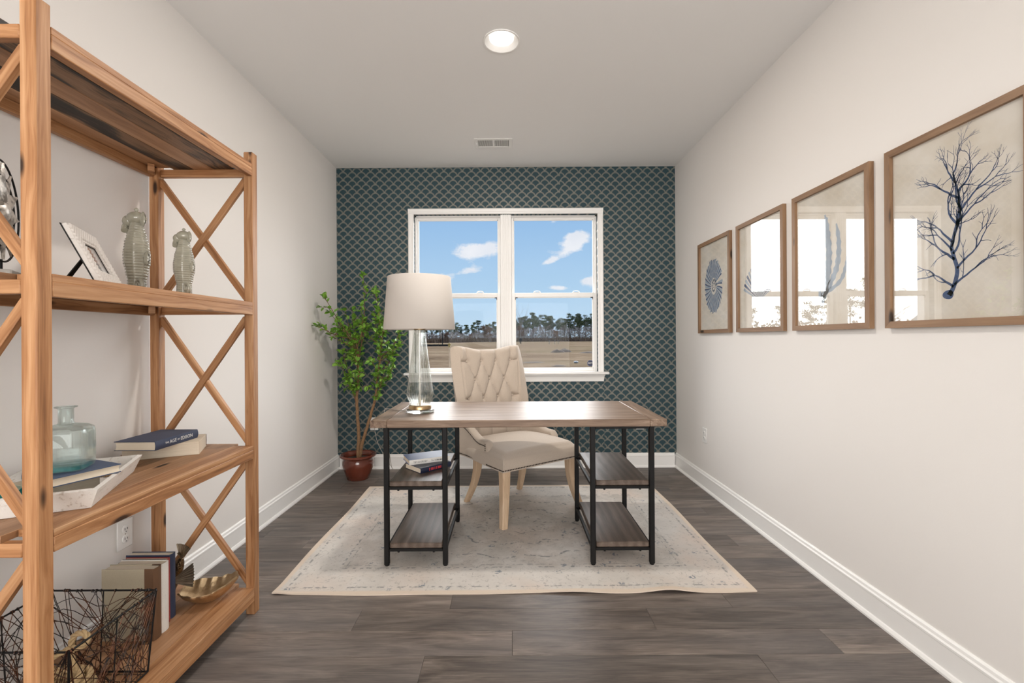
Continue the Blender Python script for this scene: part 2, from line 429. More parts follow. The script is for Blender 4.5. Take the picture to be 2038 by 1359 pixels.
def light_hole_plate(x0, y0, x1, y1, c, r, z0, z1, n=40):
    """ceiling slab with a round hole"""
    mb = MB(); ring = []; outer = []
    for i in range(n):
        a = 2 * PI * i / n; dx, dy = math.cos(a), math.sin(a)
        ring.append((c[0] + r * dx, c[1] + r * dy))
        t = min(((x1 - c[0]) / dx if dx > 1e-9 else (x0 - c[0]) / dx if dx < -1e-9 else 1e9), ((y1 - c[1]) / dy if dy > 1e-9 else (y0 - c[1]) / dy if dy < -1e-9 else 1e9))
        outer.append((c[0] + t * dx, c[1] + t * dy))
    vs = [(*p, z0) for p in ring] + [(*p, z0) for p in outer] + [(*p, z1) for p in ring]
    fs = []
    for i in range(n):
        j = (i + 1) % n
        fs.append((i, j, n + j, n + i)); fs.append((i, 2 * n + i, 2 * n + j, j))
    # fill the four corners
    for cx in (x0, x1):
        for cy in (y0, y1):
            ang = math.atan2(cy - c[1], cx - c[0]) % (2 * PI); i = int(ang / (2 * PI / n)); j = (i + 1) % n
            vs.append((cx, cy, z0)); fs.append((n + i, n + j, len(vs) - 1))
    mb.add(vs, fs); mb.box((x0, y0, z1), (x1, y1, z1 + .02)); return mb
LX, LY = -.03, 2.39
struct(light_hole_plate(XL - .12, YF - .12, XR + .12, YB + .12, (LX, LY), .088, H, H + .1).build('ceiling', M['ceil'], smooth=False), 'plain white painted ceiling')
struct(MB().box((XL - .12, YF - .12, -.06), (XL, YB + .12, H + .02)).build('wall_left', M['wall'], smooth=False), 'cream painted wall behind the bookshelf')
struct(MB().box((XR, YF - .12, -.06), (XR + .12, YB + .12, H + .02)).build('wall_right', M['wall'], smooth=False), 'cream painted wall with four framed prints')
struct(MB().box((XL, YF - .12, -.06), (XR, YF, H + .02)).build('wall_rear', M['wall'], smooth=False), 'cream wall behind the camera')
TH = .16
wb = MB()
for a, e in (((XL, YB, -.06), (WX0, YB + TH, H + .02)), ((WX1, YB, -.06), (XR, YB + TH, H + .02)), ((WX0, YB, -.06), (WX1, YB + TH, WZ0)), ((WX0, YB, WZ1), (WX1, YB + TH, H + .02))):
    wb.box(a, e)
struct(wb.build('wall_back', M['paper'], smooth=False), 'window wall papered in teal with gold scallop arcs')

# baseboards: moulded profile (depth, height) swept along each wall
BP = [(0, 0), (.026, 0), (.026, .008), (.020, .018), (.014, .020), (.014, .098), (.0155, .1), (.0155, .108), (.011, .114), (.009, .124), (.004, .130), (0, .130)]
def sweep(prof, p0, p1, out):
    p0, p1, out = Vector(p0), Vector(p1), Vector(out); n = len(prof); mb = MB()
    vs = [p + out * dd + Vector((0, 0, zz)) for p in (p0, p1) for dd, zz in prof]
    return mb.add(vs, [(i, (i + 1) % n, n + (i + 1) % n, n + i) for i in range(n)] + [tuple(range(n)), tuple(range(n, 2 * n))])
struct(sweep(BP, (XL, YF, 0), (XL, YB, 0), (1, 0, 0)).build('baseboard_left', M['trim'], angle=25), 'white baseboard under the left wall')
struct(sweep(BP, (XR, YF, 0), (XR, YB, 0), (-1, 0, 0)).build('baseboard_right', M['trim'], angle=25), 'white baseboard under the right wall')
struct(sweep(BP, (XL + .02, YB, 0), (XR - .02, YB, 0), (0, -1, 0)).build('baseboard_back', M['trim'], angle=25), 'white baseboard under the papered wall')

# ------------------------------------------------------------------ window: casing, stool, apron, two double-hung units
win = struct(MB().box((WX0 - .004, YB + .05, WZ0 - .002), (WX0 + .012, YB + TH, WZ1)).box((WX1 - .012, YB + .05, WZ0), (WX1 + .004, YB + TH, WZ1))
             .box((WX0, YB + .05, WZ1 - .012), (WX1, YB + TH, WZ1 + .004)).box((WX0, YB + .05, WZ0 - .004), (WX1, YB + TH, WZ0 + .012)).build('window_1', M['trim'], smooth=False),
             'white twin double-hung window above the desk')
CP = [(0, 0), (.012, .0), (.016, .006), (.016, .018), (.020, .022), (.022, .034), (.022, .044), (.016, .050), (0, .050)]  # depth, across
def casing(name, p0, p1, out, across):
    p0, p1, across = Vector(p0), Vector(p1), Vector(across); n = len(CP); run = (p1 - p0).normalized()
    vs = []
    for p, s_ in ((p0, -1), (p1, 1)):
        for dd, aa in CP: vs.append(p + Vector((0, -1, 0)) * dd + across * aa + run * s_ * aa * out)
    MB().add(vs, [(i, (i + 1) % n, n + (i + 1) % n, n + i) for i in range(n)] + [tuple(range(n)), tuple(range(n, 2 * n))]).build(name, M['trim'], win, angle=25)
casing('casing', (WX0, YB, WZ0), (WX0, YB, WZ1), 0, (-1, 0, 0))
casing('casing', (WX1, YB, WZ0), (WX1, YB, WZ1), 0, (1, 0, 0))
casing('casing', (WX0 - .05, YB, WZ1), (WX1 + .05, YB, WZ1), 0, (0, 0, 1))
MB().box((WX0 - .092, YB - .052, WZ0 - .020), (WX1 + .092, YB + .06, WZ0 + .004), .006).build('window_sill', M['trim'], win)
AP = [(0, 0), (.010, 0), (.012, .012), (.016, .03), (.018, .044), (.028, .056), (.03, .064), (0, .064)]
n = len(AP); vs = [(xx + sx * dd, YB - dd, WZ0 - .084 + zz) for xx, sx in ((WX0 - .042, -.6), (WX1 + .042, .6)) for dd, zz in AP]
MB().add(vs, [(i, (i + 1) % n, n + (i + 1) % n, n + i) for i in range(n)] + [tuple(range(n)), tuple(range(n, 2 * n))]).build('apron', M['trim'], win, angle=25)
XM = -.024
mul = MB().box((XM - .05, YB + .012, WZ0), (XM + .05, YB + TH - .02, WZ1), .003)
for q in (-.028, -.009, .009, .028): mul.box((XM + q - .006, YB + .006, WZ0), (XM + q + .006, YB + .02, WZ1), .002)
mul.build('mullion', M['trim'], win)
ZC = 1.585
for ux0, ux1 in ((WX0, XM - .05), (XM + .05, WX1)):
    for up in (0, 1):
        yy = YB + (.085 if up else .048)
        z0, z1 = (ZC - .015, WZ1) if up else (WZ0, ZC + .012)
        fw = .022 if up else .034
        bt = .026 if up else .032; tp = .030 if up else .040
        y1 = yy + .034
        fr = MB().box((ux0, yy, z0), (ux0 + fw, y1, z1), .003).box((ux1 - fw, yy, z0), (ux1, y1, z1), .003)
        fr.box((ux0 + fw, yy, z0), (ux1 - fw, y1, z0 + bt), .003).box((ux0 + fw, yy, z1 - tp), (ux1 - fw, y1, z1), .003)
        # glazing bead
        b0, b1, c0, c1 = ux0 + fw, ux1 - fw, z0 + bt, z1 - tp
        for a, e in (((b0, yy + .008, c0), (b0 + .006, yy + .02, c1)), ((b1 - .006, yy + .008, c0), (b1, yy + .02, c1)), ((b0, yy + .008, c0), (b1, yy + .02, c0 + .006)), ((b0, yy + .008, c1 - .006), (b1, yy + .02, c1))): fr.box(a, e)
        so = fr.build('upper_sash' if up else 'lower_sash', M['trim'], win, angle=30)
        MB().box((b0, yy + .0145, c0), (b1, yy + .0175, c1)).build('pane', M['winglass'], so, smooth=False)
        if not up:
            for q in (.30, .76):
                xx = ux0 + (ux1 - ux0) * q
                lk = MB().box((xx - .03, yy + .002, z1), (xx + .03, yy + .03, z1 + .006), .002)
                lk.tube([(xx + .032 * math.cos(t), yy + .012, z1 + .004 + .016 * math.sin(t)) for t in [PI * i / 10 for i in range(11)]], .0035, 6)
                lk.build('sash_lock', M['plastic'], so)
            for xx, sx in ((b0, 1), (b1, -1)):
                MB().box((xx, yy + .004, c1 - .007), (xx + sx * .022, yy + .012, c1 + .001)).box((xx, yy + .004, c1 - .022), (xx + sx * .005, yy + .012, c1)).build('tilt_latch', M['blackmatte'], so, smooth=False)

# security sticker on the right lower pane
M['navy_print'] = plain('navy_sticker', (.010, .016, .05), .4)
M['white_print'] = plain('white_print', (.8, .8, .8), .5, var=.01)
st = thing('security_sticker', 'small navy octagonal security sticker in the corner of the window pane', 'sticker', (.752, YB + .048 + .0135, .944), 0)
oct_ = [(.030 * math.cos(PI / 8 + i * PI / 4), .030 * math.sin(PI / 8 + i * PI / 4)) for i in range(8)]
RX = Matrix.Rotation(R(90), 4, 'X')
MB().prism(oct_, 0, .0006, M=RX).build('octagon', M['navy_print'], st, smooth=False)
MB().prism([(x * .93, y * .93) for x, y in oct_] + [], .0006, .0007, M=RX).build('rim', plain('pale_blue_print', (.10, .16, .35), .5), st, smooth=False)
MB().prism([(x * .87, y * .87) for x, y in oct_], .0007, .0008, M=RX).build('field', M['navy_print'], st, smooth=False)
text('lettering', 'ADT', .022, M['white_print'], st, Matrix.Translation((0, -.0009, .002)) @ RX, .0001, 'CENTER')

# ------------------------------------------------------------------ ceiling light, vent, outlets
m_, g, b = newmat('lit_lens'); setb(g, b, (.9, .9, .9), .4); g.put(b.inputs['Emission Color'], (1, .94, .86)); b.inputs['Emission Strength'].default_value = 4; M['lens'] = m_
cl_ = thing('recessed_light', 'round recessed ceiling light, lit, with white trim ring', 'ceiling light', (LX, LY, H))
MB().lathe([(.062, .020), (.064, .012), (.078, .002), (.088, -.006), (.096, -.006), (.0965, -.001), (.088, .0), (.080, .03), (.064, .03)], 48, cap=False).build('trim_ring', M['trim'], cl_)
MB().lathe([(.001, .006), (.035, .008), (.058, .013), (.064, .022), (.064, .028), (.001, .028)], 48).build('lens', M['lens'], cl_)
L = light('lamp_glow', 'AREA', (0, 0, -.012), (0, 0, 0), 24, (1, .93, .86), shape='DISK', size=.13); L.parent = cl_

vt = thing('ceiling_vent', 'white rectangular air register in the ceiling with two slotted banks', 'vent', (-.115, 3.635, H))
vw, vd = .15, .088
f_ = MB()
for a, e in (((-vw, -vd, -.006), (-vw + .028, vd, 0)), ((vw - .028, -vd, -.006), (vw, vd, 0)), ((-vw + .028, -vd, -.006), (vw - .028, -vd + .03, 0)), ((-vw + .028, vd - .03, -.006), (vw - .028, vd, 0)), ((-.008, -vd + .03, -.006), (.008, vd - .03, 0))): f_.box(a, e, .002)
f_.build('frame', M['plastic'], vt)
MB().box((-vw + .02, -vd + .02, -.001), (vw - .02, vd - .02, -.0002)).build('throat', plain('grey_duct', (.26, .26, .25), .8), vt, smooth=False)
slat = MB().box((-.0028, -vd + .03, -.005), (.0006, vd - .03, -.0012)).mesh('slat', M['plastic'], smooth=False)
for s_ in (-1, 1):
    for i in range(13): link('slat', slat, vt, (s_ * (.0135 + i * .0085), 0, 0), (0, R(12 * s_), 0))
MB().box((-vw + .012, -.004, -.012), (-vw + .02, .004, -.004), .001).build('lever', M['plastic'], vt)

def outlet(label, Mx):
    t = thing('wall_outlet', label, 'outlet'); t.matrix_world = Mx    # local: x across, z up, -y out of the wall
    MB().box((-.037, -.006, -.058), (.037, 0, .058), .004).build('cover_plate', M['plastic'], t)
    for s_ in (-1, 1):
        q = MB().lathe([(.017, 0), (.017, .002), (.0155, .003), (.001, .003)], 24, M=Matrix.Translation((0, -.006, s_ * .0195)) @ Matrix.Rotation(R(90), 4, 'X')).build('receptacle', M['plastic'], t)
        sl = MB()
        for xx, hh in ((-.006, .005), (.006, .004)): sl.box((xx - .0011, -.0096, s_ * .0195 + .002 - hh), (xx + .0011, -.0088, s_ * .0195 + .002 + hh))
        sl.box((-.002, -.0096, s_ * .0195 - .0105), (.002, -.0088, s_ * .0195 - .0075)); sl.build('slots', M['blackmatte'], q, smooth=False)
    MB().ellip((0, -.006, 0), (.003, .0015, .003), 10, 6).build('screw', M['chrome'], t)
    return t
outlet('white duplex outlet low on the right wall below the framed prints', cols((0, -1, 0), (1, 0, 0), (0, 0, 1), (XR - .0005, 3.54, .415)))
outlet('white duplex outlet on the left wall behind the bookshelf', cols((0, 1, 0), (-1, 0, 0), (0, 0, 1), (XL + .0005, 1.845, .395)))
o1 = outlet('white duplex outlet on the papered wall beside the potted plant', Matrix.Translation((-1.232, YB - .0005, .408)))
outlet('white duplex outlet on the papered wall behind the right desk pedestal', Matrix.Translation((1.19, YB - .0005, .402)))

# ------------------------------------------------------------------ rug
m_, g, b = newmat('faded_oriental_rug'); o = g.co(); x, y, z = g.sep(o)
RW, RD = 1.12, .765
ex = g.m('SUBTRACT', RW, g.m('ABSOLUTE', x)); ey = g.m('SUBTRACT', RD, g.m('ABSOLUTE', y)); em = g.m('MINIMUM', ex, ey)
wear = g.noise(o, 7, 6, .65); fine = g.noise(g.map(o, (160, 420, 1)), 1, 3, .7); mid = g.noise(o, 28, 4, .6)
base = g.mix(wear, (.45, .42, .385), (.70, .67, .63))
base = g.mix(g.ramp(g.noise(o, 2.6, 3), [(.45, 0), (.7, .55)]), base, (.66, .52, .43))
field = g.ramp(em, [(.235, 0), (.25, 1)])                       # inner field is greyer and more worn
base = g.mix(g.m('MULTIPLY', field, g.ramp(wear, [(.35, .55), (.65, .05)])), base, (.36, .325, .285))
def ringm(f, r0, wd):
    return g.ramp(g.m('ABSOLUTE', g.m('SUBTRACT', f, r0)), [(wd * .5, 1), (wd, 0)])
brk = g.ramp(g.noise(o, 45, 3), [(.46, 0), (.58, 1)])
lines = g.m('MAXIMUM', ringm(em, .055, .006), g.m('MAXIMUM', ringm(em, .235, .006), ringm(em, .262, .004)))
rr = g.m('SQRT', g.m('ADD', g.m('MULTIPLY', g.m('MULTIPLY', x, .62), g.m('MULTIPLY', x, .62)), g.m('MULTIPLY', y, y)))
ang = g.m('ARCTAN2', y, g.m('MULTIPLY', x, .62))
rw = g.m('ADD', rr, g.m('MULTIPLY', g.m('SINE', g.m('MULTIPLY', ang, 16.0)), .018))
lines = g.m('MAXIMUM', lines, g.m('MAXIMUM', ringm(rw, .42, .008), g.m('MAXIMUM', ringm(rw, .26, .008), ringm(rw, .12, .007))))
base = g.mix(g.m('MULTIPLY', g.m('MULTIPLY', lines, brk), .8), base, (.13, .14, .15))
# small flower sprigs, broken up by wear
wv_ = g.add(o, g.scale(g.comb(g.noise(o, 60, 2), g.noise(o, 71, 2), 0), .035))
fl_ = g.ramp(g.vor(g.map(wv_, (1, 1, 0)), 9.5, rnd=.75), [(.14, 1), (.20, 0)])
sp = g.ramp(g.vor(g.map(wv_, (1, 1, 0)), 21, rnd=.9), [(.12, 1), (.18, 0)])
petal = g.ramp(g.noise(o, 90, 2), [(.48, 0), (.56, 1)])
base = g.mix(g.m('MULTIPLY', g.m('MULTIPLY', fl_, petal), .85), base, (.10, .14, .19))
base = g.mix(g.m('MULTIPLY', g.m('MULTIPLY', sp, brk), .6), base, (.14, .15, .17))
scr = g.ramp(g.m('ABSOLUTE', g.m('SUBTRACT', g.noise(o, 20, 4, .6), .5)), [(.006, 1), (.02, 0)])
base = g.mix(g.m('MULTIPLY', g.m('MULTIPLY', scr, brk), .55), base, (.20, .19, .18))
base = g.mix(g.m('MULTIPLY', fine, .22), base, (.78, .75, .70))
base = g.mix(g.ramp(em, [(.018, 1), (.03, 0)]), base, (.66, .56, .46))   # bound hem
setb(g, b, base, .95, 0, g.bump(fine, .35, .003)); b.inputs['Specular IOR Level'].default_value = .1
def rug_p(u, v, top):
    x, y = (u - .5) * 2 * RW, (v - .5) * 2 * RD
    wob = .004 * math.sin(x * 5 + 1) + .003 * math.sin(x * 11)
    if v < .5: y += wob * (1 - 2 * v)
    x += .005 * math.sin(y * 6)
    lift = .014 * math.exp(-((x - .72) / .10) ** 2) * math.exp(-((y + RD) / .07) ** 2) + .006 * math.exp(-((x - .30) / .12) ** 2) * math.exp(-((y + RD) / .05) ** 2)
    lift += .007 * math.exp(-((x + 1.1) / .05) ** 2) * math.exp(-((y + RD) / .05) ** 2)
    return (x, y, (.007 if top else .0008) + lift)
mb = MB(); nu, nv = 90, 50
mb.grid(lambda u, v: rug_p(u, v, True), nu, nv); k = len(mb.v); mb.grid(lambda u, v: rug_p(u, v, False), nu, nv)
bd = [i for i in range(nu)] + [j * nu + nu - 1 for j in range(1, nv)] + [(nv - 1) * nu + i for i in range(nu - 2, -1, -1)] + [j * nu for j in range(nv - 2, 0, -1)]
for i in range(len(bd)):
    a, e = bd[i], bd[(i + 1) % len(bd)]; mb.f.append((a, e, e + k, a + k)); mb.mi.append(0)
rug = mb.build('area_rug', m_, None, (.012, 2.862, 0), (0, 0, R(.2)))
tag(rug, 'cream distressed oriental rug with faded blue sprigs under the desk', 'rug')

# ------------------------------------------------------------------ desk
DT = .762
desk = thing('writing_desk', 'weathered wood writing desk on two black metal pedestals with shelves', 'desk', (.046, 2.66, .0078))
dz0 = DT - .007 - .038; dz1 = DT - .007
bar('tabletop', (-.672, 0, (dz0 + dz1) / 2), (.672, 0, (dz0 + dz1) / 2), .68, .038, M['desk'], desk, .0025)
for s_ in (-1, 1): bar('breadboard_end', (s_ * .7155, -.34, (dz0 + dz1) / 2), (s_ * .7155, .34, (dz0 + dz1) / 2), .0855, .038, M['desk'], desk, .003)
lw = .026
YA, YZ = -.305, .255                                             # front and rear legs
for xa, xb in ((-.683, -.381), (.383, .687)):
    for xx in (xa, xb):
        for yy in (YA, YZ):
            lg = MB().box((xx - lw / 2, yy - lw / 2, .006), (xx + lw / 2, yy + lw / 2, dz0), .003).lathe([(.011, 0), (.0125, .004), (.0125, .008)], 14, M=Matrix.Translation((xx, yy, 0)))
            lg.build('leg', M['black'], desk)
    rl = lambda p, q, hh=.018: MB().box((min(p[0], q[0]), min(p[1], q[1]), p[2]), (max(p[0], q[0]), max(p[1], q[1]), p[2] + hh), .002).build('rail', M['black'], desk)
    for zt in (.125, .443):                                      # shelf tops
        zz = zt - .007 - .028 - .016
        for yy in (YA, YZ): rl((xa + lw / 2, yy - .008, zz), (xb - lw / 2, yy + .008, zz), .016)
        for xx in (xa, xb): rl((xx - .008, YA + lw / 2, zz), (xx + .008, YZ - lw / 2, zz), .016)
        sh = bar('shelf', ((xa + xb) / 2, YA - .008, zt - .007 - .014), ((xa + xb) / 2, YZ + .012, zt - .007 - .014), (xb - xa) - lw - .004, .028, M['deskshelf'], desk, .005)
        for xx in (xa + .06, xb - .06):
            for yy in (YA, YZ): MB().lathe([(.005, -.006), (.006, -.004), (.006, 0)], 10, M=Matrix.Translation((xx, yy, zz))).build('bolt', M['black'], sh).matrix_parent_inverse = sh.matrix_basis.inverted()
    for yy in (YA, YZ): rl((xa + lw / 2, yy - .010, dz0 - .016), (xb - lw / 2, yy + .010, dz0 - .016), .016)
    for xx in (xa, xb): rl((xx - .010, YA + lw / 2, dz0 - .016), (xx + .010, YZ - lw / 2, dz0 - .016), .016)

# ------------------------------------------------------------------ tufted chair
chair = thing('tufted_chair', 'beige linen button-tufted chair with nailhead trim turned aside behind the desk', 'chair', (.0715, 3.2275, .0078), R(35.6))
CZ = -.007
SB = .341 + CZ                                                    # underside of the upholstery
def smooth(a, b, t): t = max(0, min(1, (t - a) / (b - a))); return t * t * (3 - 2 * t)
# seat cushion: rounded block with a crowned top
def seat_p(u, v):
    x = (u - .5) * 2; y = (v - .5) * 2
    return x, y
mb = MB(); n = 44
hx, y0, y1 = .325, -.262, .30
def seat_top(u, v):
    a, c = (u - .5) * 2, (v - .5) * 2
    e = max(abs(a), abs(c)); 
    wx = hx * (1 - .06 * smooth(.2, 1, (c + 1) / 2))
    rim = smooth(0, 1, min(1, (1 - abs(a)) / .16)) * smooth(0, 1, min(1, (1 - abs(c)) / .16))
    cr = .045 * (1 - a * a) * (1 - c * c)
    z = .422 + CZ + .028 * rim + cr
    return (wx * a, y0 + (y1 - y0) * (c + 1) / 2, z)
mb.grid(seat_top, n, n)
def seat_ring(zz, ins):
    out = []
    for i in bd_idx: 
        x, y, z = seat_top((i % n) / (n - 1), (i // n) / (n - 1)); out.append((x * (1 + ins / hx), y + (ins if y > 0 else -ins) * min(1, abs(y) / .2), zz))
    return out
bd_idx = [i for i in range(n)] + [j * n + n - 1 for j in range(1, n)] + [(n - 1) * n + i for i in range(n - 2, -1, -1)] + [j * n for j in range(n - 2, 0, -1)]
prev = bd_idx
for zz, ins in ((.414 + CZ, .004), (.39 + CZ, .007), (.365 + CZ, .006), (SB, .002), (SB + .002, -.02)):
    s0 = len(mb.v); ring = seat_ring(zz, ins); mb.v += ring; cur = list(range(s0, s0 + len(ring)))
    for i in range(len(cur)):
        j = (i + 1) % len(cur); mb.f.append((prev[i], prev[j], cur[j], cur[i])); mb.mi.append(0)
    prev = cur
mb.f.append(tuple(prev)); mb.mi.append(0)
mb.build('seat', M['linen'], chair, angle=60)

# back and wings: one shell swept along a U in plan
def plan(s, z):
    """s: signed arc length from the middle of the back; returns point and inward normal (xy)"""
    k = smooth(.55, 1.12, z)
    hw = .285 + .030 * k                       # half width of the back
    yb = .385 + .105 * max(0, z - .55) + .02 * max(0, z - .9)
    a = abs(s); sg = 1 if s >= 0 else -1
    rc = .075; Lb = hw - rc; La = rc * PI / 2
    if a < Lb: x, y = a, yb - .030 * (a / hw) ** 2; nx, ny = -.21 * a / hw, -1
    elif a < Lb + La:
        t = (a - Lb) / rc; yc = yb - .030 * (Lb / hw) ** 2
        x, y = Lb + rc * math.sin(t), yc - rc + rc * math.cos(t); nx, ny = -math.sin(t), -math.cos(t)
    else: 
        x, y = hw, yb - .030 * (Lb / hw) ** 2 - rc - (a - Lb - La); nx, ny = -1, 0
    l = math.hypot(nx, ny)
    return sg * x, y, sg * nx / l, ny / l
SMAX = .70
ZTOP = 1.120 + CZ
def ztop(s):
    a = abs(s)
    top = ZTOP - .028 + .030 * smooth(.05, .27, a)
    wing = .585 - .085 * smooth(.34, .60, a) + CZ
    t = smooth(.300, .345, a)
    z = top * (1 - t) + wing * t
    z -= .075 * max(0, (a - (SMAX - .055)) / .055) ** 2          # rounded wing end
    return z
BT = [(x, z) for x, z in [(-.205, 1.0), (-.068, 1.0), (.068, 1.0), (.205, 1.0), (-.137, .86), (0, .86), (.137, .86), (-.205, .72), (-.068, .72), (.068, .72), (.205, .72), (-.137, .58), (0, .58), (.137, .58)]]
SEG = []
for x, z in BT:
    for x2, z2 in BT:
        if abs(z2 - (z - .14)) < .01 and abs(abs(x2 - x) - .0685) < .02: SEG.append((x, z, x2, z2))
    if z > .95: SEG.append((x, z, x * 1.05, 1.16))
for zz in (1.0, .72):
    for sg in (-1, 1): SEG.append((sg * .205, zz, sg * .34, zz + .005))
for x in (-.137, 0, .137): SEG.append((x, .58, x, .42))
def segd(p, q):
    ax, ay, bx, by = q; dx, dy = bx - ax, by - ay
    t = max(0, min(1, ((p[0] - ax) * dx + (p[1] - ay) * dy) / (dx * dx + dy * dy)))
    return math.hypot(p[0] - ax - t * dx, p[1] - ay - t * dy)
def tuft(s, z):
    f = 1 - smooth(.27, .31, abs(s))
    if f <= 0: return 0
    dl = min(segd((s, z), q) for q in SEG); db = min(math.hypot(s - x, z - q) for x, q in BT)
    pil = .017 * min(1, dl / .045) ** .6
    return f * (pil - .022 * math.exp(-(db / .017) ** 2) - .009 * math.exp(-(dl / .0045) ** 2))
nu, nv = 190, 110
TH_ = lambda s: .040 if abs(s) < .25 else .040 - .012 * smooth(.25, .42, abs(s))
def shell(u, v):
    """v 0..1 : inside from the bottom up, over the rolled top edge, outside down"""
    s = (u * 2 - 1) * SMAX
    zt = ztop(s); th = TH_(s); rl = th * .72
    endf = smooth(SMAX, SMAX - .03, abs(s))
    if v < .62:
        t = v / .62; z = SB + (zt - rl - SB) * t; off = th + tuft(s, z) * 1.0
        off = -off
    elif v < .78:
        t = (v - .62) / .16 * PI; z = zt - rl + rl * math.sin(t); off = -th * math.cos(t) - (tuft(s, zt - rl) * (1 - (v - .62) / .16))
    else:
        t = (v - .78) / .22; z = zt - rl + (SB - zt + rl) * t; off = th
    x, y, nx, ny = plan(s, z - CZ)
    off = -off                                                   # inward positive
    off *= .25 + .75 * math.sqrt(max(0, endf))
    return (x + nx * off, y + ny * off, z)
MB().grid(shell, nu, nv).build('backrest', M['linen'], chair, angle=75)
bt = MB().ellip((0, 0, 0), (.0095, .006, .0095), 14, 8).mesh('tuft_button', M['linen'])
for x, z in BT[:11]:
    px_, py_, nx, ny = plan(x, z - CZ); off = .040 - .014
    link('tuft_button', bt, chair, (px_ + nx * off, py_ + ny * off, z))
# nailheads
nh = MB(); 
def nail(p, nrm):
    nrm = Vector(nrm).normalized(); Mx = Matrix.Translation(p) @ nrm.to_track_quat('Z', 'Y').to_matrix().to_4x4()
    nh.lathe([(.0048, 0), (.0042, .002), (.0022, .0034), (.0005, .0037)], 8, M=Mx)
stp = .0125
for i in range(int(2 * hx / stp) + 1): nail((-hx + i * stp, y0 - .0045, SB + .012), (0, -1, 0))
for sg in (-1, 1):
    yy = y0
    while yy < -.07: nail((sg * (hx + .004), yy, SB + .012), (sg, 0, 0)); yy += stp
    s = SMAX - .01
    while s > .02:                                               # along the bottom of wings and back
        x, y, nx, ny = plan(sg * s, SB); nail((x - nx * TH_(s), y - ny * TH_(s), SB + .012), (-nx, -ny, 0)); s -= stp
    z = SB + .02
    while z < .478 + CZ: 
        x, y, nx, ny = plan(sg * (SMAX - .042), z); nail((x - nx * TH_(SMAX), y - ny * TH_(SMAX), z), (-nx, -ny, 0)); z += stp
    s = SMAX - .045
    while s > .33:                                               # below the rolled wing edge
        zz = ztop(s) - .034; x, y, nx, ny = plan(sg * s, zz); nail((x - nx * TH_(s), y - ny * TH_(s), zz), (-nx, -ny, 0)); s -= stp
tag(nh.build('nailhead_trim', M['nail'], chair), kind='stuff')
# sabre legs
def leg(top, foot, w0, w1, bow):
    P = []; top, foot = Vector(top), Vector(foot); mb = MB(); n = 12; d = Vector((foot.x - top.x, foot.y - top.y, 0)); dn = d.normalized()
    ax = Vector((1, 0, 0)); ay = Vector((0, 1, 0)); vs = []
    for i in range(n + 1):
        t = i / n; c = top.lerp(foot, t); sh = dn * (-bow * math.sin(PI * t) * (1 - .3 * t)); c = Vector((top.x + d.x * t ** 1.8, top.y + d.y * t ** 1.8, c.z)) + sh
        w_ = (w0 + (w1 - w0) * t) / 2; ch = w_ * .25
        for sx, sy in ((1, 1), (-1, 1), (-1, -1), (1, -1)):
            for k in ((0, 1) if sx * sy > 0 else (1, 0)):
                vs.append(c + ax * sx * (w_ - (ch if k == 1 else 0)) + ay * sy * (w_ - (ch if k == 0 else 0)))
    fs = [(i * 8 + j, i * 8 + (j + 1) % 8, (i + 1) * 8 + (j + 1) % 8, (i + 1) * 8 + j) for i in range(n) for j in range(8)]
    fs += [tuple(range(8)), tuple(n * 8 + j for j in range(8))]
    o = mb.add([(v.z, v.y, v.x) for v in vs], fs).build('leg', M['chairleg'], chair, angle=30)
    o.matrix_basis = Matrix(((0, 0, 1, 0), (0, 1, 0, 0), (1, 0, 0, 0), (0, 0, 0, 1)))  # keep the grain along the leg
    return o
leg((-.290, -.225, SB + .02), (-.338, -.280, 0), .062, .042, .012)
leg((.275, -.225, SB + .02), (.318, -.275, 0), .062, .042, .012)
leg((-.235, .19, SB + .02), (-.283, .262, 0), .056, .036, .012)
leg((.175, .19, SB + .02), (.185, .255, 0), .056, .036, .012)

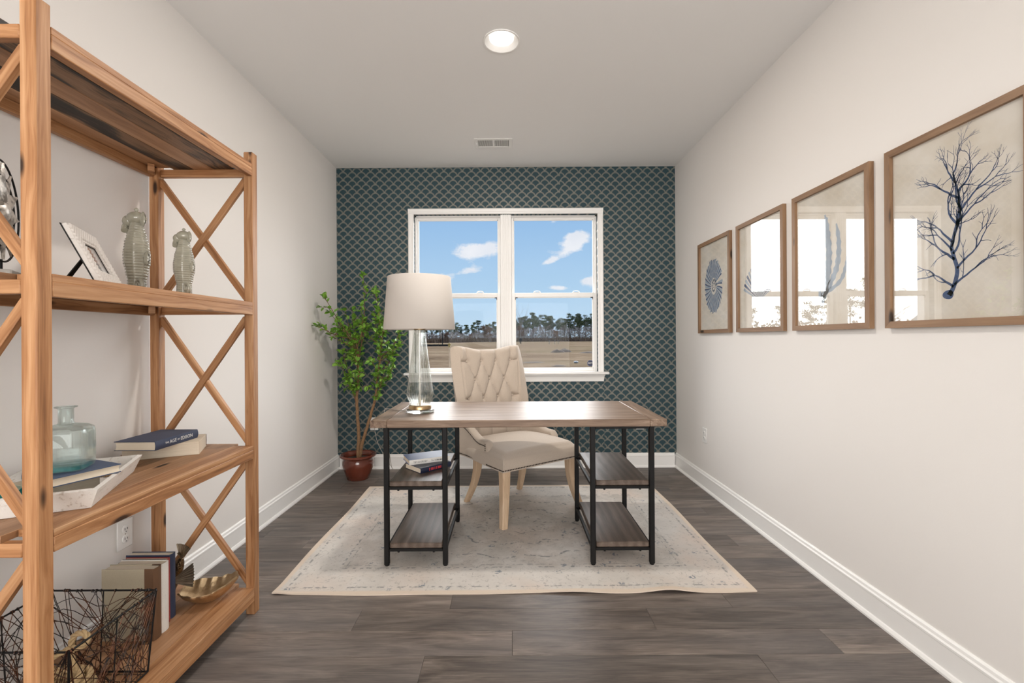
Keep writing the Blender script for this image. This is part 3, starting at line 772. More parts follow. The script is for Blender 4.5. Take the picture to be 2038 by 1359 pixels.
# ------------------------------------------------------------------ bookshelf
BX0, BX1, BY0, BY1 = -1.541, -1.097, 1.057, 1.990              # outer faces of the posts
PW = .0385; PH = 1.985
bs = thing('bookshelf', 'tall open pine bookshelf with cross-braced ends against the left wall', 'bookshelf')
PX = (BX0 + PW / 2, BX1 - PW / 2); PY = (BY0 + PW / 2, BY1 - PW / 2)
for x in PX:
    for y in PY: bar('post', (x, y, 0), (x, y, PH), PW, PW, M['pine'], bs, .003)
SH = (.115, .725, 1.340, 1.935)
random.seed(11)
for si, zt in enumerate(SH):
    zp = zt - .018                                              # underside of planks
    n = 5; w0, w1 = BX0 + .004, BX1; bw = (w1 - w0) / n
    for i in range(n):
        x = w0 + bw * (i + .5)
        edge_ = i in (0, n - 1)
        ya, yb = (BY0 + PW, BY1 - PW) if edge_ else (BY0 + .001, BY1 - .001)
        mt = M['tarplank'] if (si == 3 and i in (1, 3)) else (M['pine'] if i == n - 1 else M['pineplank'])
        bar('plank', (x, ya, zt - .009), (x, yb, zt - .009), bw - .0012, .018, mt, bs, .0012)
    # aprons along the length and cross rails at the ends
    for x in (BX1 - .011, BX0 + .011): bar('apron', (x, BY0 + PW, zp - .0185), (x, BY1 - PW, zp - .0185), .022, .037, M['pine'], bs, .002)
    for y in (BY0 + .0115, BY1 - .0115): bar('end_rail', (BX0 + PW, y, zp - .0165), (BX1 - PW, y, zp - .0165), .022, .033, M['pine'], bs, .002)
    # corner blocks and small black brackets below
    for sx, x in ((1, BX0 + .022), (-1, BX1 - .022)):
        for sy, y in ((1, BY0 + PW), (-1, BY1 - PW)):
            bk = MB().box((x, y + sy * .012, zp - .022), (x + sx * .003, y + sy * .036, zp), .0008).box((x, y + sy * .012, zp - .003), (x + sx * .022, y + sy * .036, zp), .0008)
            for q in (.018, .030): bk.lathe([(.0025, 0), (.0022, .0015), (.0005, .002)], 8, M=Matrix.Translation((x + sx * .003, y + sy * q, zp - .013)) @ Matrix.Rotation(R(90 * sx), 4, 'Y'))
            bk.build('bracket', M['black'], bs)
    cb = MB().box((-.0, -.035, -.015), (.024, .035, .015), .002)
    for sy, y in ((1, BY0 + .075), (-1, BY1 - .075)):
        o = cb.build('corner_block', M['pine'], bs); o.location = (BX0 + .024, y, zp - .0165); o.rotation_euler = (0, 0, R(-38 * sy))
# crossed braces in both ends, three storeys
for yi, y in enumerate((BY0 + .020, BY1 - .020)):
    for lo, hi in ((SH[0], SH[1] - .055), (SH[1], SH[2] - .055), (SH[2], SH[3] - .055)):
        a, e = BX0 + PW, BX1 - PW
        bar('brace', (a - .004, y - .0045, lo + .012), (e + .004, y - .0045, hi - .012), .017, .026, M['pine'], bs, .0015)
        bar('brace', (a - .004, y + .0045, hi - .012), (e + .004, y + .0045, lo + .012), .017, .026, M['pine'], bs, .0015)

# ------------------------------------------------------------------ books
PAGES = None
m_, g, b = newmat('book_pages'); o = g.co(); st_ = g.noise(g.map(o, (3, 3, 900)), 1, 2)
setb(g, b, g.mix(st_, (.55, .46, .34), (.80, .72, .60)), .9, 0, g.bump(st_, .3, .001)); M['pages'] = m_
def cloth(name, c, rough=.65): return plain(name, c, rough, var=.12, scale=400, bump=.15)
C = {'navy': cloth('navy_cloth', (.030, .042, .085)), 'slate': cloth('slate_blue_cloth', (.060, .085, .15)), 'blue': cloth('mid_blue_jacket', (.10, .17, .36), .35), 'white': cloth('white_cover', (.74, .72, .68), .5),
     'beige': cloth('beige_cloth', (.40, .345, .25)), 'brown': cloth('brown_spine_cloth', (.13, .065, .032)), 'cream': cloth('cream_cover', (.66, .56, .43)), 'ink': cloth('dark_navy_jacket', (.012, .018, .045), .35), 'red': cloth('red_cover', (.35, .05, .045), .45),
     'peri': cloth('dusty_blue_jacket', (.16, .22, .40), .4)}
M['redprint'] = plain('red_print', (.55, .04, .04), .5); M['silver'] = plain('silver_print', (.7, .7, .68), .4); M['blackprint'] = plain('black_print', (.05, .05, .05), .6)
def book(label, Mx, L, W, T, cover, spine=None, title=(), back=None, ct=.0025, over=.003, group=None, quarter=None, round_=.004):
    """local: spine along x at y = 0 (facing -y), leaves towards +y, thickness along z"""
    t = thing('book', label, 'book', group=group); t.matrix_basis = Mx; spine = spine or cover; back = back or cover
    MB().box((0, .001, 0), (L, W, ct), .0006).build('back_cover', back, t)
    MB().box((0, .001, T - ct), (L, W, T), .0006).build('front_cover', cover, t)
    n = 7; prof = [(-round_ * math.sin(PI * i / n), T * i / n) for i in range(n + 1)]; prof2 = [(p[0] + .0022, p[1]) for p in prof]
    k = n + 1; vs = [(x, p[0], p[1]) for x in (0, L) for p in prof + prof2[::-1]]
    MB().add(vs, [(i, (i + 1) % (2 * k), 2 * k + (i + 1) % (2 * k), 2 * k + i) for i in range(2 * k)] + [tuple(range(2 * k)), tuple(range(2 * k, 4 * k))]).build('spine', spine, t)
    # leaves with a hollow fore-edge
    vs = []; n = 8
    for x in (over, L - over):
        vs += [(x, .002, ct), (x, .002, T - ct)]
        vs += [(x, W - over - .004 * math.sin(PI * i / n), T - ct - (T - 2 * ct) * i / n) for i in range(n + 1)]
    k = n + 3
    MB().add(vs, [(i, (i + 1) % k, k + (i + 1) % k, k + i) for i in range(k)] + [tuple(range(k)), tuple(range(k, 2 * k))]).build('pages', M['pages'], t)
    if quarter:
        for z0, z1 in ((-.0004, ct), (T - ct, T + .0004)): MB().box((-.0003, 0, z0), (L + .0003, W * .17, z1)).build('quarter_binding', quarter, t, smooth=False)
    for s_, x, z, sz, mt, nm in title:                           # lettering on the spine
        if nm:                                                   # print too small to read in the photograph: a row of strokes
            mb = MB(); rg = random.Random(nm); xx = x; yy = -round_ * math.sin(PI * z / T) - .0002
            for i in range(nm):
                wd = sz * rg.uniform(.22, .42); mb.box((xx, yy - .0002, z - sz * .42), (xx + wd, yy + .0008, z + sz * .42)); xx += wd + sz * rg.choice((.14, .18, .45))
            mb.build('lettering', mt, t, smooth=False); continue
        text('lettering', s_, sz, mt, t, Matrix.Translation((x, -round_ * (math.sin(PI * z / T)) - .0003, z)) @ Matrix.Rotation(R(90), 4, 'X'), .0002)
    return t
def flat(x, y, z, ang): return Matrix.Translation((x, y, z)) @ Matrix.Rotation(R(ang), 4, 'Z')
# standing, spine towards +x of the room: local x up, local y to the wall, local z to the camera
def stand(x, y, z, lean=0, turn=0): return Matrix.Translation((x, y, z)) @ Matrix.Rotation(R(turn), 4, 'Z') @ Matrix.Rotation(R(lean), 4, 'X') @ cols((0, 0, 1), (-1, 0, 0), (0, -1, 0), (0, 0, 0))

S4, S3, S2 = .115 + .0006, .725 + .0006, 1.340 + .0006
book('beige cloth book with brown spine standing behind the wire basket', stand(-1.262, 1.645, S4), .254, .183, .037, C['beige'], C['brown'], quarter=C['brown'], group=None)
book('white hardback standing between the brown-spined book and the navy books', stand(-1.266, 1.686, S4), .250, .175, .039, C['white'], C['white'], title=(('', .045, .020, .006, M['silver'], 26),))
book('thin grey-blue hardback standing behind the white book', stand(-1.285, 1.706, S4), .238, .170, .017, C['slate'], C['slate'], title=())
book('red and navy hardback standing near the gold shell', stand(-1.292, 1.728, S4), .240, .165, .019, C['ink'], C['red'], back=C['red'])
book('navy blue hardback, farthest of the standing books', stand(-1.298, 1.764, S4), .245, .165, .032, C['navy'], C['navy'])

book('thick cream paperback lying under the navy titled book', flat(-1.233, 1.808, S3, 180 + 25.3) @ Matrix.Translation((0, -.165, 0)), .245, .165, .050, C['cream'], C['brown'], ct=.0012, over=.0015)
book('navy hardback with white spine title lying on the thick cream book', cols((0, 1, 0), (-1, 0, 0), (0, 0, 1), (-1.290, 1.655, S3 + .0508)) , .226, .150, .034, C['navy'], C['navy'],
     title=(('THE', .045, .018, .010, M['silver'], ''), ('AGE', .067, .018, .019, M['silver'], ''), ('OF', .107, .018, .010, M['silver'], ''), ('EDISON', .124, .018, .019, M['silver'], '')))

# ------------------------------------------------------------------ whitewashed tray with books and bottles
m_, g, b = newmat('distressed_white_wood'); o = g.co(); nz = g.noise(g.map(o, (3, 14, 14)), 6, 5, .65)
setb(g, b, g.mix(g.ramp(nz, [(.56, 0), (.74, 1)]), (.72, .69, .65), (.42, .35, .28)), .75, 0, g.bump(nz, .3, .003)); M['whitewash'] = m_
tx, ty = Vector((-.434, .90, 0)).normalized(), None
ty = Vector((0, 0, 1)).cross(tx)                                 # points to the wall side
tray = thing('wooden_tray', 'distressed white wooden tray with flared sides holding books and glass bottles', 'tray'); tray.matrix_basis = cols(tx, ty, (0, 0, 1), (-1.136, 1.234, S3))
TL, TW, TZ = .373, .245, .052
MB().box((.006, .006, 0), (TL - .006, TW - .006, .008), .001).build('tray_base', M['whitewash'], tray)
def side(p0, p1, out):
    p0, p1, out = Vector(p0), Vector(p1), Vector(out); t = (p1 - p0).normalized(); th = .010; fl = .020
    vs = []
    for p, s_ in ((p0, -1), (p1, 1)):
        vs += [p, p + out * fl + t * s_ * fl + Vector((0, 0, TZ)), p + out * (fl - th) + t * s_ * (fl - th) + Vector((0, 0, TZ + .003)), p - out * th - t * s_ * th]
    MB().add(vs, [(0, 1, 5, 4), (1, 2, 6, 5), (2, 3, 7, 6), (3, 0, 4, 7), (0, 3, 2, 1), (4, 5, 6, 7)]).build('tray_side', M['whitewash'], tray, smooth=False)
side((0, 0, .0005), (TL, 0, .0005), (0, -1, 0)); side((TL, 0, .0005), (TL, TW, .0005), (1, 0, 0)); side((TL, TW, .0005), (0, TW, .0005), (0, 1, 0)); side((0, TW, .0005), (0, 0, .0005), (-1, 0, 0))
TB = S3 + .0085
def tpos(a, c, z=TB): q = Vector((-1.136, 1.234, 0)) + tx * a + ty * c; return Vector((q.x, q.y, z))
ua = math.degrees(math.atan2(.927, .375))
def lie(label, cx, cy, z, ang, L, W, T, *a, **k):               # book lying flat, centred
    Mx = Matrix.Translation((cx, cy, z)) @ Matrix.Rotation(R(ang), 4, 'Z') @ Matrix.Translation((-L / 2, -W / 2, 0)); return book(label, Mx, L, W, T, *a, **k)
lie('cream hardback lying at the bottom of the white tray', -1.314, 1.321, TB, 250, .155, .125, .047, C['cream'], C['white'])
lie('slate blue hardback lying on the cream book in the tray, a bottle standing on it', -1.276, 1.331, TB + .0475, ua + 180, .160, .155, .025, C['slate'], C['slate'])
ZB = TB + .0475 + .0255
# tall square bottle on the books
bt_ = thing('glass_bottle', 'large square aqua glass bottle with flared lip standing on the blue book', 'bottle', (-1.288, 1.322, ZB), R(24))
def sq(a, p=4.5): return 1 / ((abs(math.cos(a)) ** p + abs(math.sin(a)) ** p) ** (1 / p))
prof = [(.050, 0), (.058, .003), (.0615, .012), (.062, .06), (.0615, .112), (.059, .124), (.050, .133), (.034, .138), (.021, .141), (.0185, .146), (.0185, .186), (.021, .190), (.0275, .192), (.0275, .195), (.021, .196)]
def bsq(a, z, i): t = smooth(.141, .128, z); return sq(a) * t + (1 - t)
inner = [(r - .003, z) for r, z in prof[:0:-1]] + [(.052, .016), (.03, .013), (.001, .012)]
Sc = Matrix.Scale(.72, 4, (0, 1, 0))
MB().lathe(prof + [(r, z) for r, z in inner], 56, fn=bsq, M=Matrix.Scale(.93, 4)).build('bottle_body', M['aqua'], bt_)
MB().lathe([(.044, .0015), (.047, .006), (.046, .0105), (.001, .0105)], 40, fn=lambda a, z, i: sq(a)).build('thick_base', M['aquadeep'], bt_)
def small_bottle(label, loc, s_):
    t = thing('glass_bottle', label, 'bottle', loc)
    prof = [(.02, 0), (.030, .003), (.036, .016), (.0375, .04), (.034, .064), (.022, .080), (.013, .088), (.012, .110), (.0135, .114), (.0185, .116), (.0185, .119), (.013, .120)]
    inn = [(r - .0022, z) for r, z in prof[:1:-1]] + [(.022, .007), (.001, .006)]
    MB().lathe([(r * s_, z * s_) for r, z in prof + inn], 36).build('bottle_body', M['aquadeep'], t)
small_bottle('small deep aqua glass bottle at the front of the tray behind the shelf post', tpos(.030, .135), .72)
small_bottle('round teal glass bottle at the wall end of the tray', tpos(.040, .203), .85)
# dried sea sponge
m_, g, b = newmat('dried_sponge'); nz = g.noise(g.co(), 160, 4)
setb(g, b, g.mix(nz, (.22, .12, .055), (.62, .45, .27)), .95, 0, g.bump(nz, .8, .004)); M['sponge'] = m_
random.seed(5); sp = MB()
for i in range(60):
    a = random.uniform(0, 2 * PI); r = random.uniform(0, .026); z = random.uniform(.004, .022) * (1 - r / .04)
    sp.ellip((r * math.cos(a) * 1.3, r * math.sin(a), z), [random.uniform(.003, .006) for _ in range(3)], 7, 5)
tag(sp.build('dried_sponge', M['sponge'], None, tpos(.325, .075, TB)), 'small tan dried sponge lying at the far end of the white tray', 'sponge')

# ------------------------------------------------------------------ seahorse figurines
m_, g, b = newmat('sage_glaze'); o = g.co(); nz = g.noise(o, 30, 4)
setb(g, b, g.mix(nz, (.20, .19, .145), (.40, .38, .30)), .12, 0, None, **{'Coat Weight': .6, 'Coat Roughness': .05}); M['glaze'] = m_
def seahorse(label, loc, h, rz, fat=1.0):
    t = thing('seahorse_figurine', label, 'figurine', loc, rz, 'glazed seahorse figurines'); k = h / .30
    pr = [(.030, 0), (.0345, .006), (.034, .03), (.0335, .05), (.040, .08), (.0475, .115), (.0480, .14), (.043, .175), (.0345, .21), (.027, .235), (.0235, .25), (.022, .262)]
    ys = [p[1] for p in pr]; prof = []
    for i in range(150):
        z = .262 * i / 149
        for q in range(len(pr) - 1):
            if pr[q][1] <= z <= pr[q + 1][1]:
                tt = (z - pr[q][1]) / (pr[q + 1][1] - pr[q][1]); r = pr[q][0] + (pr[q + 1][0] - pr[q][0]) * (tt * tt * (3 - 2 * tt)); break
        prof.append((r * k * fat, z * k))
    def fn(a, z, i):
        rid = abs(math.cos(a * 4)) ** 8                          # long ridges
        ring = .5 + .5 * math.cos(i / 149 * 2 * PI * 27)         # body rings
        return (1 + .085 * rid + .085 * ring * (1 - rid) - .05) if i < 146 else 1
    MB().lathe(prof, 96, fn=fn).build('body', M['glaze'], t, angle=80)
    MB().ellip((.0, 0, .268 * k), (.031 * k, .028 * k, .024 * k), 24, 16).ellip((-.022 * k, -.012 * k, .258 * k), (.020 * k, .018 * k, .020 * k), 20, 14).tube([(-.03 * k, -.012 * k, .250 * k), (-.026 * k, -.022 * k, .234 * k), (-.016 * k, -.027 * k, .222 * k)], [.012 * k, .0095 * k, .011 * k], 12).build('head', M['glaze'], t, angle=80)
    MB().lathe([(.010, .282), (.008, .290), (.0045, .293), (.0075, .298), (.005, .303), (.0006, .306)], 16, M=Matrix.Scale(k, 4)).build('coronet', M['glaze'], t, angle=60)
    fin = lambda cx, cz, rx, rz_, ang: MB().grid(lambda u, v: (lambda a, q: (cx + (rx * q * math.cos(a)) * math.cos(ang) , (.006 * (1 - q) + .0012 * math.sin(a * 14)) * (1 if v < 2 else -1), cz + rz_ * q * math.sin(a)))(2 * PI * u, v), 48, 8)
    for nm, cx, cz, rx, rz_ in (('cheek_fin', .033, .262, .014, .026), ('dorsal_fin', .052, .125, .012, .024)):
        mb = MB()
        for sg in (1, -1): mb.grid(lambda u, v, sg=sg: (k * (cx + rx * v * math.cos(2 * PI * u)), sg * k * (.0055 * math.sqrt(max(0, 1 - v * v)) + .0012 * abs(math.sin(7 * PI * u))), k * (cz + rz_ * v * math.sin(2 * PI * u))), 40, 7, closeu=True)
        mb.build(nm, M['glaze'], t, angle=80)
    P = [(k * (.034 + .019 * (1 - i / 34) * math.cos(-PI * .6 + i * .36)), -.012 * k - .0002 * i * k, k * (.0335 + .024 * (1 - i / 34) * math.sin(-PI * .6 + i * .36))) for i in range(30)]
    MB().tube(P, [k * (.008 - .0055 * i / 29) * (1 + .10 * math.cos(i * 2.2)) for i in range(30)], 10).build('curled_tail', M['glaze'], t, angle=80)
    return t
seahorse('tall grey-green glazed ceramic seahorse beside the white photo frame', (-1.325, 1.622, S2), .305, R(-20), .80)
seahorse('short grey-green glazed ceramic seahorse at the far end of the shelf', (-1.185, 1.662, S2), .243, R(-20), .84)

# ------------------------------------------------------------------ photo frame with knitted rope border
pf = thing('photo_frame', 'small white rope-textured photo frame leaning back on a black easel', 'photo frame')
fx = Vector((-.105, .205, 0)).normalized(); lean = R(24.5); out = Vector((0, 0, 1)).cross(fx) * -1       # out: towards the room
out = Vector((fx.y, -fx.x, 0)); up = (Vector((0, 0, 1)) * math.cos(lean) - out * math.sin(lean)).normalized(); nn = fx.cross(up)
if nn.dot(out) < 0: nn = -nn
FWd, FHt = .228, .190
fx_ = up.cross(nn)                                              # right-handed frame: x across, y up, z out of the face
org = Vector((-1.2, 1.337, S2 + .0072)) if fx_.dot(fx) > 0 else Vector((-1.2, 1.337, S2 + .0072)) + fx * FWd
pf.matrix_basis = cols(fx_, up, nn, org)
M['knit'] = plain('white_knit_rope', (.74, .70, .66), .45, var=.06, scale=60)
MB().box((0, 0, -.012), (FWd, FHt, -.0095), .0006).build('backing_board', M['blackmatte'], pf)
ib = .050
rim = MB()
for a, e in (((.003, .003), (FWd - .003, ib)), ((.003, FHt - ib), (FWd - .003, FHt - .003)), ((.003, ib), (ib, FHt - ib)), ((FWd - ib, ib), (FWd - .003, FHt - ib))): rim.box((*a, -.0094), (*e, .002), .001)
fo = rim.build('frame', M['knit'], pf)
bead = MB().ellip((0, 0, 0), (.0046, .0072, .005), 8, 6).mesh('rope_stitch', M['knit'])
stt = MB(); nxb, nyb = 26, 15
for i in range(nxb):
    for j in range(nyb):
        x = .008 + (FWd - .016) * i / (nxb - 1); y = .009 + (FHt - .018) * (j + (.5 if i % 2 else 0)) / (nyb - .5)
        if ib - .004 < x < FWd - ib + .004 and ib - .006 < y < FHt - ib + .006: continue
        stt.ellip((x, y, .002), (.0046, .0070, .0066), 7, 5, M=Matrix.Identity(4))
tag(stt.build('rope_stitches', M['knit'], fo), kind='stuff')
lp = MB()
for a, e in (((ib - .001, ib - .001), (FWd - ib + .001, ib + .001)), ((ib - .001, FHt - ib - .001), (FWd - ib + .001, FHt - ib + .001)), ((ib - .001, ib), (ib + .001, FHt - ib)), ((FWd - ib - .001, ib), (FWd - ib + .001, FHt - ib))): lp.box((*a, -.004), (*e, -.002))
lp.build('inner_lip', M['blackmatte'], pf, smooth=False)
m_, g, b = newmat('grey_seascape_print'); o = g.co(); x, y, z = g.sep(o)
sky_ = g.ramp(g.m('ADD', g.m('MULTIPLY', y, 10), g.m('MULTIPLY', g.noise(o, 60, 3), .35)), [(.75, (.55, .56, .57)), (.98, (.30, .29, .30)), (1.15, (.42, .38, .37))])
setb(g, b, sky_, .5); M['seascape'] = m_
MB().box((ib, ib, -.0093), (FWd - ib, FHt - ib, -.006)).build('photograph', M['seascape'], pf, smooth=False)
MB().box((ib, ib, -.0045), (FWd - ib, FHt - ib, -.0035)).build('glass', M['winglass'], pf, smooth=False)
# easel strut from the back down to the shelf
h0 = Vector((FWd * .5, FHt * .62, -.013)); wpos = pf.matrix_basis @ h0
foot = Vector((wpos.x, wpos.y, S2 + .003)) - out * .062
inv = pf.matrix_basis.inverted(); sa, sb_ = inv @ wpos, inv @ foot; hw = .018
vs = [sa + Vector((-hw * .7, 0, 0)), sa + Vector((hw * .7, 0, 0)), sb_ + Vector((hw, 0, 0)), sb_ + Vector((-hw, 0, 0))]; nrm_ = (sb_ - sa).cross(Vector((1, 0, 0))).normalized() * .0025
MB().add([tuple(v_) for v_ in vs] + [tuple(v_ + nrm_) for v_ in vs], [(0, 1, 2, 3), (4, 7, 6, 5), (0, 4, 5, 1), (1, 5, 6, 2), (2, 6, 7, 3), (3, 7, 4, 0)]).build('easel', M['blackmatte'], pf, smooth=False)

# ------------------------------------------------------------------ pierced metal flower disc on a stand
fd = thing('metal_flower_sculpture', 'round silvery metal flower sculpture on a wood base, partly behind the near post', 'sculpture')
ax = Vector((-.559, .829, 0)); nz_ = Vector((ax.y, -ax.x, 0)); fd.matrix_basis = cols(ax, (0, 0, 1), nz_, (-1.362, 1.224, S2)) 
m_, g, b = newmat('whitewashed_metal'); nzv = g.noise(g.co(), 45, 4)
setb(g, b, g.mix(g.ramp(nzv, [(.45, 0), (.6, 1)]), (.62, .58, .53), (.20, .18, .16)), .4, .55); M['wmetal'] = m_
cy = .188
for r in (.135, .096): MB().tube([(r * math.cos(2 * PI * i / 60), cy + r * math.sin(2 * PI * i / 60), 0) for i in range(60)], .0026, 8, closed=True).build('ring', M['black'], fd)
for q in range(12):
    a = 2 * PI * q / 12; Mz = Matrix.Translation((0, cy, 0)) @ Matrix.Rotation(a, 4, 'Z')
    def petal(u, v, sg): 
        L_ = .026 + .104 * u; wd = (.005 + .016 * math.sin(PI * min(1, u * 1.15)) ** .8) * (1 if u < .97 else .5)
        return (L_, wd * (v * 2 - 1), .010 * (1 - abs(v * 2 - 1)) * (1 - u * .6) * (1 if q % 2 else .6) + sg)
    mb = MB(); mb.grid(lambda u, v: petal(u, v, .001), 8, 5, M=Mz); mb.grid(lambda u, v: petal(u, v, -.001), 8, 5, M=Mz); mb.build('petal', M['wmetal'], fd, angle=20)
MB().lathe([(.03, -.003), (.03, .003), (.022, .012), (.012, .016), (.001, .017)], 24, M=Matrix.Translation((0, cy, 0))).build('hub', M['wmetal'], fd)
MB().tube([(0, .02, -.004), (0, cy - .13, -.004)], .005, 10).build('stem', M['black'], fd)
MB().box((-.06, 0, -.032), (.06, .026, .032), .003).build('base_block', wood('grey_driftwood', [(.25, (.16, .15, .14)), (.6, (.34, .32, .29)), (.85, (.48, .45, .41))], var=.05), fd)

# ------------------------------------------------------------------ wire basket with rope
m_, g, b = newmat('rusty_wire'); nz = g.noise(g.co(), 30, 3)
setb(g, b, g.mix(g.ramp(nz, [(.42, 0), (.58, 1)]), (.030, .024, .022), (.10, .038, .018)), .42, .7); M['wire'] = m_
bk = thing('wire_basket', 'rusty black wire basket of crossing wires on the bottom shelf, holding rope', 'basket', (-1.315, 1.325, S4))
bx, by, bh = .170, .146, .252
def bq(u, h):
    """u in 0..4 around the basket, h 0..1 up; slightly flared"""
    f = .90 + .10 * h; k = int(u) % 4; t = u - int(u)
    c = [(-1, -1), (1, -1), (1, 1), (-1, 1)]; a, e = c[k], c[(k + 1) % 4]
    return Vector((bx * f * (a[0] + (e[0] - a[0]) * t), by * f * (a[1] + (e[1] - a[1]) * t), .004 + bh * h))
MB().tube([bq(i / 10, 1) for i in range(40)], .0028, 8, closed=True).build('rim', M['black'], bk)
MB().tube([bq(i / 10, 0) for i in range(40)], .0028, 8, closed=True).build('base_ring', M['black'], bk)
for k in range(4): MB().tube([bq(k, 0), bq(k, 1)], .0026, 8).build('corner_rod', M['black'], bk)
for k in range(4): MB().tube([bq(k + .5, 0), bq(k + .5, 1)], .0018, 6).build('side_rod', M['black'], bk)
random.seed(21); wm = MB(); cr = [Vector((math.cos(a), math.sin(a), 0)) for a in (0, 1)]
for k in range(4):
    nrm_ = [Vector((0, -1, 0)), Vector((1, 0, 0)), Vector((0, 1, 0)), Vector((-1, 0, 0))][k]
    for i in range(38):
        u0 = random.uniform(.01, .99); sl = random.choice((-1, 1)) * random.uniform(.12, .75); h0 = 0 if i % 3 else random.uniform(0, .6); h1 = 1 if i % 4 else random.uniform(.5, .9)
        u1 = min(.99, max(.01, u0 + sl)); bow = random.uniform(-.12, .12); P = []
        for j in range(8):
            t = j / 7; uu = min(.995, max(.005, u0 + (u1 - u0) * t + bow * math.sin(PI * t)))
            P.append(bq(k + uu, h0 + (h1 - h0) * t) + nrm_ * random.uniform(-.002, .002))
        wm.tube(P, .0011, 5)
        if h1 == 1:                                              # the wire hooks round the rim
            p = P[-1]; wm.tube([p + nrm_ * .004 * math.cos(q) + Vector((0, 0, .004 * math.sin(q))) for q in [2 * PI * z / 8 for z in range(9)]], .0012, 5)
    for i in range(6):
        h = (i + 1) / 7; P = [bq(k + .01 + .98 * j / 9, min(.97, max(.03, h + .06 * math.sin(j * 1.3 + i)))) for j in range(10)]; wm.tube(P, .0011, 5)
for i in range(9):
    t = -1 + 2 * (i + .5) / 9; wm.tube([(t * bx * .9, -by * .9, .0035), (t * bx * .9, by * .9, .0035)], .0011, 5); wm.tube([(-bx * .9, t * by * .9, .0045), (bx * .9, t * by * .9, .0045)], .0011, 5)
tag(wm.build('wire_mesh', M['wire'], bk), kind='stuff')
m_, g, b = newmat('sisal_rope'); nz = g.noise(g.co(), 260, 3)
setb(g, b, g.mix(nz, (.34, .22, .10), (.62, .46, .26)), .9, 0, g.bump(nz, .5, .002)); M['rope'] = m_
def rope_strands(P, r, tw=90):
    mb = MB(); P = [Vector(p) for p in P]; out = [[], [], []]; s_ = 0
    u = (P[1] - P[0]).orthogonal().normalized()
    for i, p in enumerate(P):
        t = (P[min(i + 1, len(P) - 1)] - P[max(i - 1, 0)]).normalized(); u = (u - t * u.dot(t)).normalized(); v = t.cross(u)
        if i: s_ += (p - P[i - 1]).length
        for k in range(3):
            a = s_ * tw + k * 2 * PI / 3; out[k].append(p + (u * math.cos(a) + v * math.sin(a)) * r * .5)
    for q in out: mb.tube(q, r * .58, 6)
    return mb
rp = thing('rope_coil', 'coil of thick tan rope lying inside the wire basket', 'rope', (-1.325, 1.315, S4 + .012))
P = []
for i in range(800):
    a = i * .0433; turn = a / (2 * PI); lay = int(turn / 1.9); rr = .092 - .020 * (turn % 1.9) - .005 * lay
    P.append((rr * 1.12 * math.cos(a), rr * math.sin(a), .010 + .0205 * turn / 1.9 * 1.0 + .003 * math.sin(a * 3)))
rope_strands(P, .0095).build('coil', M['rope'], rp, angle=85)
loop = catmull([(.02, .05, .05), (.0, .055, .11), (.015, .05, .165), (.05, .045, .178), (.066, .04, .160), (.045, .04, .140), (.0, .045, .128), (-.05, .03, .10), (-.06, 0, .06)], 24)
rope_strands(loop, .0085).build('loop', M['rope'], rp, angle=85)

# ------------------------------------------------------------------ bronze fish and gold shell dish
m_, g, b = newmat('antique_gold'); nz = g.noise(g.co(), 55, 4); fnz = g.noise(g.co(), 420, 3)
setb(g, b, g.mix(nz, (.46, .32, .17), (.80, .64, .42)), g.m('ADD', .26, g.m('MULTIPLY', nz, .22)), .95, g.bump(g.m('ADD', nz, g.m('MULTIPLY', fnz, .4)), .5, .004)); M['gold'] = m_
m_, g, b = newmat('dark_bronze'); nz = g.noise(g.co(), 40, 3); scl = g.vor(g.co(), 130)
setb(g, b, g.mix(nz, (.05, .032, .018), (.20, .13, .07)), .3, .9, g.bump(scl, .6, .004)); M['bronze'] = m_
m_, g, b = newmat('pale_bronze'); nz = g.noise(g.co(), 40, 3)
setb(g, b, g.mix(nz, (.34, .27, .19), (.62, .52, .40)), .30, .85); M['palebronze'] = m_
sd = thing('shell_dish', 'gold clam shell dish with wavy rim on the bottom shelf', 'dish', (-1.240, 1.872, S4), R(12))
def shell_p(u, v, inner):
    a = -1 + 2 * u; q = v                                        # a along the length, q from the back rim to the front rim
    env = max(.05, 1 - abs(a) ** 2.4) ** .55
    y = (q - .5) * .150 * env; arch = (2 * q - 1) ** 2
    z = .010 + .052 * arch * env + .070 * max(0, a) ** 2.2 + .030 * max(0, -a) ** 2.0
    rip = .0022 * math.sin(a * 15 + q * 2) * arch ** 1.5
    z += rip; y += .0035 * math.sin(a * 17) * arch * (1 if q > .5 else -1)
    y -= .016 * (1 - a * a)
    if not inner: z -= .006; y *= 1.01
    return (a * .108, y, z)
mb = MB(); nu, nv = 60, 26; mb.grid(lambda u, v: shell_p(u, v, True), nu, nv); k = len(mb.v); mb.grid(lambda u, v: shell_p(u, v, False), nu, nv)
bd = [i for i in range(nu)] + [j * nu + nu - 1 for j in range(1, nv)] + [(nv - 1) * nu + i for i in range(nu - 2, -1, -1)] + [j * nu for j in range(nv - 2, 0, -1)]
for i in range(len(bd)):
    a, e = bd[i], bd[(i + 1) % len(bd)]; mb.f.append((a, e, e + k, a + k)); mb.mi.append(0)
zmin = min(v_[2] for v_ in mb.v); mb.v = [(x, y, z - zmin) for x, y, z in mb.v]
mb.build('dish', M['gold'], sd, angle=70)
fs_ = thing('fish_sculpture', 'dark bronze leaping fish sculpture between the standing books and the shell', 'sculpture', (-1.395, 1.862, S4), 0)
body = catmull([(-.012, 0, .012), (-.010, 0, .045), (.004, 0, .085), (.024, 0, .118), (.040, 0, .148), (.050, 0, .172)], 8); nb = len(body)
mb = MB(); vs = []
